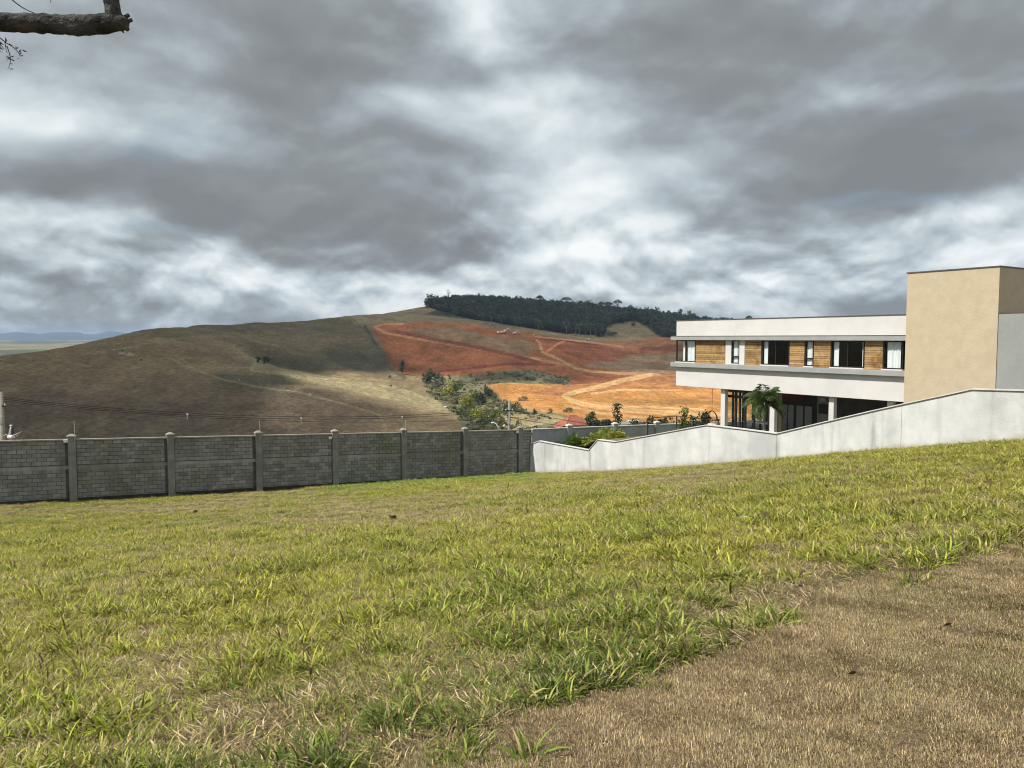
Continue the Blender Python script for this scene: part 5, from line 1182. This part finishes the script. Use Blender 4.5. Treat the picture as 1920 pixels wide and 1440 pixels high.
twig([(-6,66),(5,75),(11,80),(20,85),(30,93),(36,101),(38,106)], [((11,80),(10,69)),((30,92),(29,86)),((30,92),(34,87)),((35,98),(39,92)),((36,102),(40,97)),((38,104),(44,104)),((36,108),(32,110)),((40,93),(52,98)),((15,82),(24,86))], 1.1)
twig([(9,78),(11,90),(12,97)], [((12,97),(15,100)),((10,88),(14,86))], .8)
twig([(13,86),(17,98),(20,110),(19,118),(16,128)], [((17,99),(20,104)),((20,106),(26,105)),((20,111),(28,114)),((19,112),(12,104)),((13,108),(14,116)),((18,119),(25,120)),((17,127),(10,132)),((17,128),(21,136)),((18,128),(27,130)),((12,104),(11,110))], .9)
twig([(-8,78),(0,82),(8,92)], [((-6,79),(6,88)),((-6,84),(8,95)),((-6,90),(6,100)),((-6,76),(9,85))], .9)

# ------------------------------------------------------------------ litter on the grass
def small(name, px, py, build, label, cat, mt):
    P = on_lawn(px, py); q = MB(); build(q); o = link(name, q.mesh(name, M[mt])); o.location = P + np.array([0,0,.02]); return tag(o, label, cat)
def clod(q, r=.1):
    for i in range(5):
        c_ = Vector((random.uniform(-1,1)*r, random.uniform(-1,1)*r*.5, random.uniform(0,.9)*r)); q.quad(c_, r*.7, r*.5)
    q.tube([(-r,0,-.03),(-.3*r,0,r*.7),(.5*r,.02,r*.9),(r,0,0)], [r*.5,r*.62,r*.5,r*.3], 6, 0, .3)
small('clod', 737, 975, lambda q: clod(q, .09), 'dark lump with pale underside lying alone in the mid grass', 'clod', 'soil_clod')
small('clod', 366, 962, lambda q: clod(q, .08), 'small dark twiggy lump in the brown grass near the block wall', 'clod', 'soil_clod')
small('paper_scrap', 1396, 978, lambda q: q.add([(-.09,-.03,.04),(.0,-.04,.07),(.10,-.025,.04),(.09,.035,.06),(-.01,.04,.08),(-.09,.03,.05)], [(0,1,4,5),(1,2,3,4)]), 'crumpled white scrap lying in the grass below the white wall', 'scrap', 'scrap')
def leaf(q, L=.042):
    q.add([(-L,0,.0),(-.3*L,-.4*L,.03),(.5*L,-.3*L,.02),(L,.05*L,.05),(.4*L,.35*L,.06),(-.3*L,.3*L,.01),(0,0,-.0)], [(0,1,6),(1,2,6),(2,3,6),(3,4,6),(4,5,6),(5,0,6)])
for px, py, lb in ((1778,1178,'dark curled leaf on the dry strip at upper right'),(1600,1270,'brown leaf lying in the middle of the dry strip'),(1170,1050,'pale curled leaf on the rank grass near the middle'),(420,1225,'reddish dead leaf in the foreground grass at left'),(1500,1105,'pale leaf at the ragged edge of the grass')):
    small('fallen_leaf', px, py, leaf, lb, 'leaf', 'dry_leaf')

# ------------------------------------------------------------------ grass
def bladematerial(name, straw, thr, trans):
    m = bpy.data.materials.new(name); m.use_nodes = True; t = NT(m.node_tree); m.node_tree.nodes.clear()
    tint = t.n('ShaderNodeAttribute', attribute_type='INSTANCER', attribute_name='tint').outputs['Color']
    rn = t.n('ShaderNodeAttribute', attribute_name='rnd'); r_ = rn.outputs['Fac']
    h2 = t.math('FRACT', t.math('MULTIPLY', r_, 13.7))
    col = t.mix(t.smooth(h2, .55, .6), tint, t.mix(.6, tint, (.13, .165, .025) if name == 'grass_blade' else (.16, .11, .06)))
    col = t.mix(t.smooth(h2, .82, .86), col, t.mix(.6, tint, (.46, .43, .10) if name == 'grass_blade' else (.52, .42, .26)))
    col = t.mix(t.smooth(r_, thr, thr + .03), col, straw)
    col = t.mix(t.smooth(r_, .93, .95), col, (.17, .11, .055))
    k_ = t.math('MULTIPLY_ADD', t.math('FRACT', t.math('MULTIPLY', r_, 7.31)), 1.25, .42)
    hs = t.n('ShaderNodeHueSaturation'); t.set(hs.inputs['Color'], col); t.set(hs.inputs['Value'], k_)
    p = t.n('ShaderNodeBsdfPrincipled'); t.set(p.inputs['Base Color'], hs.outputs[0]); p.inputs['Roughness'].default_value = .45; p.inputs['Specular IOR Level'].default_value = .2
    tr = t.n('ShaderNodeBsdfTranslucent'); t.set(tr.inputs[0], hs.outputs[0]); mx_ = t.n('ShaderNodeMixShader'); mx_.inputs[0].default_value = trans
    t.set(mx_.inputs[1], p.outputs[0]); t.set(mx_.inputs[2], tr.outputs[0]); o = t.n('ShaderNodeOutputMaterial'); t.set(o.inputs[0], mx_.outputs[0]); return m
M['blade'] = bladematerial('grass_blade', (.47,.38,.17), .83, .22)
M['straw'] = bladematerial('straw_blade', (.47,.36,.22), .78, .15)
def tuft(n, rad, l0, l1, wd, lean0, lean1, curl, mt, segs=3):
    q = MB(); rnd = []
    for i in range(n):
        t_ = random.random() * 6.283; r_ = rad * math.sqrt(random.random()); az_ = t_ + random.gauss(0, .9)
        p_ = Vector((r_*math.cos(t_), r_*math.sin(t_), -.01)); el = math.pi/2 - random.uniform(lean0, lean1); L = random.uniform(l0, l1); ww_ = wd * random.uniform(.6, 1.25)
        sd = Vector((-math.sin(az_), math.cos(az_), random.uniform(-.4, .4))).normalized(); o0 = len(q.v); tw_ = random.uniform(-.5, .5)
        vs_ = []
        for k_ in range(segs + 1):
            f = k_ / segs; w_ = ww_ * (.75 + .5*f if f < .4 else 1.0 - (f - .4) * 1.45)
            if k_ == segs: vs_.append(p_.copy())
            else: vs_ += [p_ - sd * w_, p_ + sd * w_]
            d_ = Vector((math.cos(az_)*math.cos(el), math.sin(az_)*math.cos(el), math.sin(el))); p_ = p_ + d_ * (L / segs); el -= curl * random.uniform(.5, 1.4) / segs; az_ += tw_ / segs
            if p_.z < .004 and k_ > 0: p_.z = .004 + random.random()*.006
        q.add(vs_, [(2*k_, 2*k_+1, 2*k_+3, 2*k_+2) for k_ in range(segs - 1)] + [(2*segs-2, 2*segs-1, 2*segs)])
        rnd += [random.random()] * len(vs_)
    me = q.mesh('grass_tuft', M[mt], (0,0,0), True); a_ = me.attributes.new('rnd', 'FLOAT', 'POINT'); a_.data.foreach_set('value', np.array(rnd, np.float32)); return me
P_TALL = [tuft(17, .10, .10, .27, .0078, .15, 1.25, 1.5, 'blade', 4) for _ in range(4)]
P_MED = [tuft(20, .11, .05, .15, .0064, .2, 1.45, 1.3, 'blade') for _ in range(5)]
P_MAT = [tuft(24, .12, .05, .15, .0034, 1.0, 1.6, .6, 'straw') for _ in range(3)]
P_MOW = [tuft(34, .085, .010, .028, .0014, .7, 1.65, 1.6, 'straw', 3) for _ in range(5)]
P_FINE = [tuft(34, .12, .05, .16, .0034, .2, 1.5, 1.3, 'blade') for _ in range(3)]
P_WEED = [tuft(9, .03, .06, .13, .019, .7, 1.35, .9, 'blade', 4) for _ in range(2)]
protos = P_TALL + P_MED + P_MAT + P_MOW + P_FINE + P_WEED
def field(rmin, rmax, dens, half=R(41)):
    """random points on the sector of lawn in front of the camera, density falling with distance"""
    rr = np.linspace(rmin, rmax, 200); pdf = dens(rr) * rr; cum = np.cumsum(pdf); n = int(cum[-1] * (rr[1] - rr[0]) * 2 * half)
    r_ = np.interp(rng.random(n) * cum[-1], cum, rr); t_ = rng.uniform(-half, half, n); x = r_ * np.sin(t_); y = r_ * np.cos(t_)
    a_ = (x - C2[0]) * A[0] + (y - C2[1]) * A[1]; w_ = (x - C2[0]) * V[0] + (y - C2[1]) * V[1]; ok = (a_ > .16) & (w_ < -.04); return x[ok], y[ok], r_[ok]
def lerp(a, b, k): return a * (1 - k[:, None]) + b * k[:, None]
YG = np.array([.375,.36,.034]); GR = np.array([.245,.295,.028]); DG = np.array([.105,.160,.022]); ST = np.array([.46,.37,.155]); BR = np.array([.33,.27,.13])
x, y, r = field(2.3, 64, lambda r: np.minimum(330, 330 * (6.5 / r) ** 1.02))
dm_ = dry_mask(x, y); stray = dm_ & (pldist(x, y, [tuple(p) for p in EW]) < .5) & (fbm(x / .35, y / .35, 3, 215) > .58) & (rng.random(len(x)) < .45); dm_ = dm_ & ~stray; x, y, r = x[~dm_], y[~dm_], r[~dm_]
n = len(x); z = ground(x, y); qx, qy = proj(x, y, z); de = pldist(x, y, [tuple(p) for p in EW])
n1 = fbm(x / 2.6, y / 2.6, 4, 201); n2 = fbm(x / .55, y / .55, 3, 211); n3 = fbm(x / 6.5, y / 6.5, 3, 221)
green = np.clip((n1 - .42) * 2.2 + (n2 - .5) * 1.6 + rng.normal(0, .3, n), 0, 1)
edge = np.clip(1 - de / 1.8, 0, 1); near = np.clip(1 - (r - 4) / 5, 0, 1)
tint = lerp(YG, GR, np.clip(green + np.clip(1 - (r - 5) / 6, 0, 1) * .45, 0, 1)); tint = lerp(tint, DG, np.clip((edge * .75 * np.clip((1500 - qx) / 500, .1, 1) + near * .40) * np.clip((n1 - .34) * 6, 0, 1), 0, .85))
far_dry = np.clip((qy - 905) / 30, 0, 1) * np.clip((1010 - qy) / 50, 0, 1) * np.clip((1000 - qx) / 300, 0, 1) + np.clip((930 - qy) / 40, 0, 1) * np.clip((1500 - qx) / 200, 0, 1) * np.clip((qx - 700) / 200, 0, 1) * .8
straw = np.clip((n3 - .47) * 2.2 + (.5 - n2) * 1.6 - .12 + far_dry * .75 + near * .25 + edge * .3 * (n2 < .5) + edge * .25 * (qx > 1250), 0, .9)
foot = (pldist(qx, qy, [(620,912),(757,903),(872,895),(1000,889)]) < 7); straw[foot] = 0; tint[foot] = np.array([.22,.33,.04])
band = (de < 1.25) & (qx < 1260) & (n2 > .38); straw = np.where(band, straw * .25, straw)
isst = rng.random(n) < straw
tint[isst] = lerp(np.tile(ST, (isst.sum(), 1)), np.tile(BR, (isst.sum(), 1)), rng.random(isst.sum()))
tint *= rng.uniform(.72, 1.18, (n, 1))
ragged = np.clip(1 - de / 2.8, 0, 1) * np.clip((qx - 1050) / 250, 0, 1)
keepm = ((n2 > np.interp(r, [4, 8, 12], [.50, .485, .45])) | (rng.random(n) < np.interp(r, [4, 7.5, 10, 20], [.34, .42, .55, 1.0]))) & ((n2 > .40 + .16 * ragged) | (rng.random(n) > ragged * .85))
keepm |= band & (rng.random(n) < .75)
tall = (rng.random(n) < np.clip(((n2 - .46) * 3.2 + edge * .22) * np.interp(r, [8, 25], [1, .35]), .02, .75)) & ~isst
idx = np.where(isst, np.where(rng.random(n) < .55, rng.integers(9, 12, n), rng.integers(4, 9, n)), np.where(tall, rng.integers(0, 4, n), rng.integers(4, 9, n)))
fine = (rng.random(n) < .70) & (idx >= 4) & (idx < 9); idx[fine] = rng.integers(17, 20, fine.sum()); wd_ = (rng.random(n) < .02) & ~isst & (r < 25); idx[wd_] = rng.integers(20, 22, wd_.sum()); tint[wd_] = np.array([.14, .23, .05])
s_ = rng.uniform(.7, 1.2, n) * np.interp(r, [3, 10, 60], [.85, 1.0, 1.45]) * np.where(far_dry > .4, .7, 1)
sz = s_ * np.interp(r, [0, 15, 60], [1, .95, .72])
scatter('grass', np.stack([x, y, z], -1)[keepm], np.stack([rng.normal(0,.12,n), rng.normal(0,.12,n), rng.uniform(0,6.28,n)], -1)[keepm], np.stack([s_, s_, sz], -1)[keepm], idx[keepm], tint[keepm], protos); print('grass', n)
# scattered straw mat under the blades and the mown strip
x, y, r = field(2.3, 30, lambda r: np.minimum(230, 230 * (6 / r) ** 1.8)); dm_ = dry_mask(x, y); x, y, r = x[~dm_], y[~dm_], r[~dm_]; n = len(x)
tint = lerp(np.tile(ST, (n, 1)), np.tile(np.array([.15, .10, .06]), (n, 1)), rng.random(n) ** .7) * rng.uniform(.6, 1.15, (n, 1)); s_ = rng.uniform(.8, 1.3, n)
scatter('dead_thatch', np.stack([x, y, ground(x, y)], -1), np.stack([0*x, 0*x, rng.uniform(0,6.28,n)], -1), np.stack([s_, s_, s_*.8], -1), rng.integers(0, 3, n), tint, P_MAT); print('thatch', n)
x, y, r = field(2.6, 22, lambda r: np.minimum(950, 950 * (6 / r) ** 1.25)); dm_ = dry_mask(x, y); x, y, r = x[dm_], y[dm_], r[dm_]; n = len(x)
g_ = np.clip((fbm(x / .9, y / .9, 3, 231) - .44) * 4, 0, 1) * (rng.random(n) < .6)
tint = lerp(np.tile(np.array([.48,.365,.185]), (n, 1)), np.tile(np.array([.19,.135,.068]), (n, 1)), rng.random(n)); tint = lerp(tint, np.tile(np.array([.19,.19,.065]), (n, 1)), g_) * rng.uniform(.75, 1.2, (n, 1))
s_ = rng.uniform(.75, 1.3, n) * np.interp(r, [3, 18], [1, 1.5])
scatter('mown_grass', np.stack([x, y, ground(x, y)], -1), np.stack([0*x, 0*x, rng.uniform(0,6.28,n)], -1), np.stack([s_, s_, s_], -1), rng.integers(0, 5, n), tint, P_MOW); print('mown', n)

# ------------------------------------------------------------------ the air that blues the far mountains
m = bpy.data.materials.new('haze'); m.use_nodes = True; t = NT(m.node_tree); m.node_tree.nodes.clear()
pv = t.n('ShaderNodeVolumePrincipled'); pv.inputs['Color'].default_value = (.52,.68,.95,1); pv.inputs['Density'].default_value = 8e-5; pv.inputs['Anisotropy'].default_value = 0
o = t.n('ShaderNodeOutputMaterial'); t.set(o.inputs['Volume'], pv.outputs[0]); M['haze'] = m
q = MB(); q.box(-16000, 16000, -16000, 16000, -120, 95); tag(link('haze', q.mesh('haze', M['haze'])), kind='stuff')
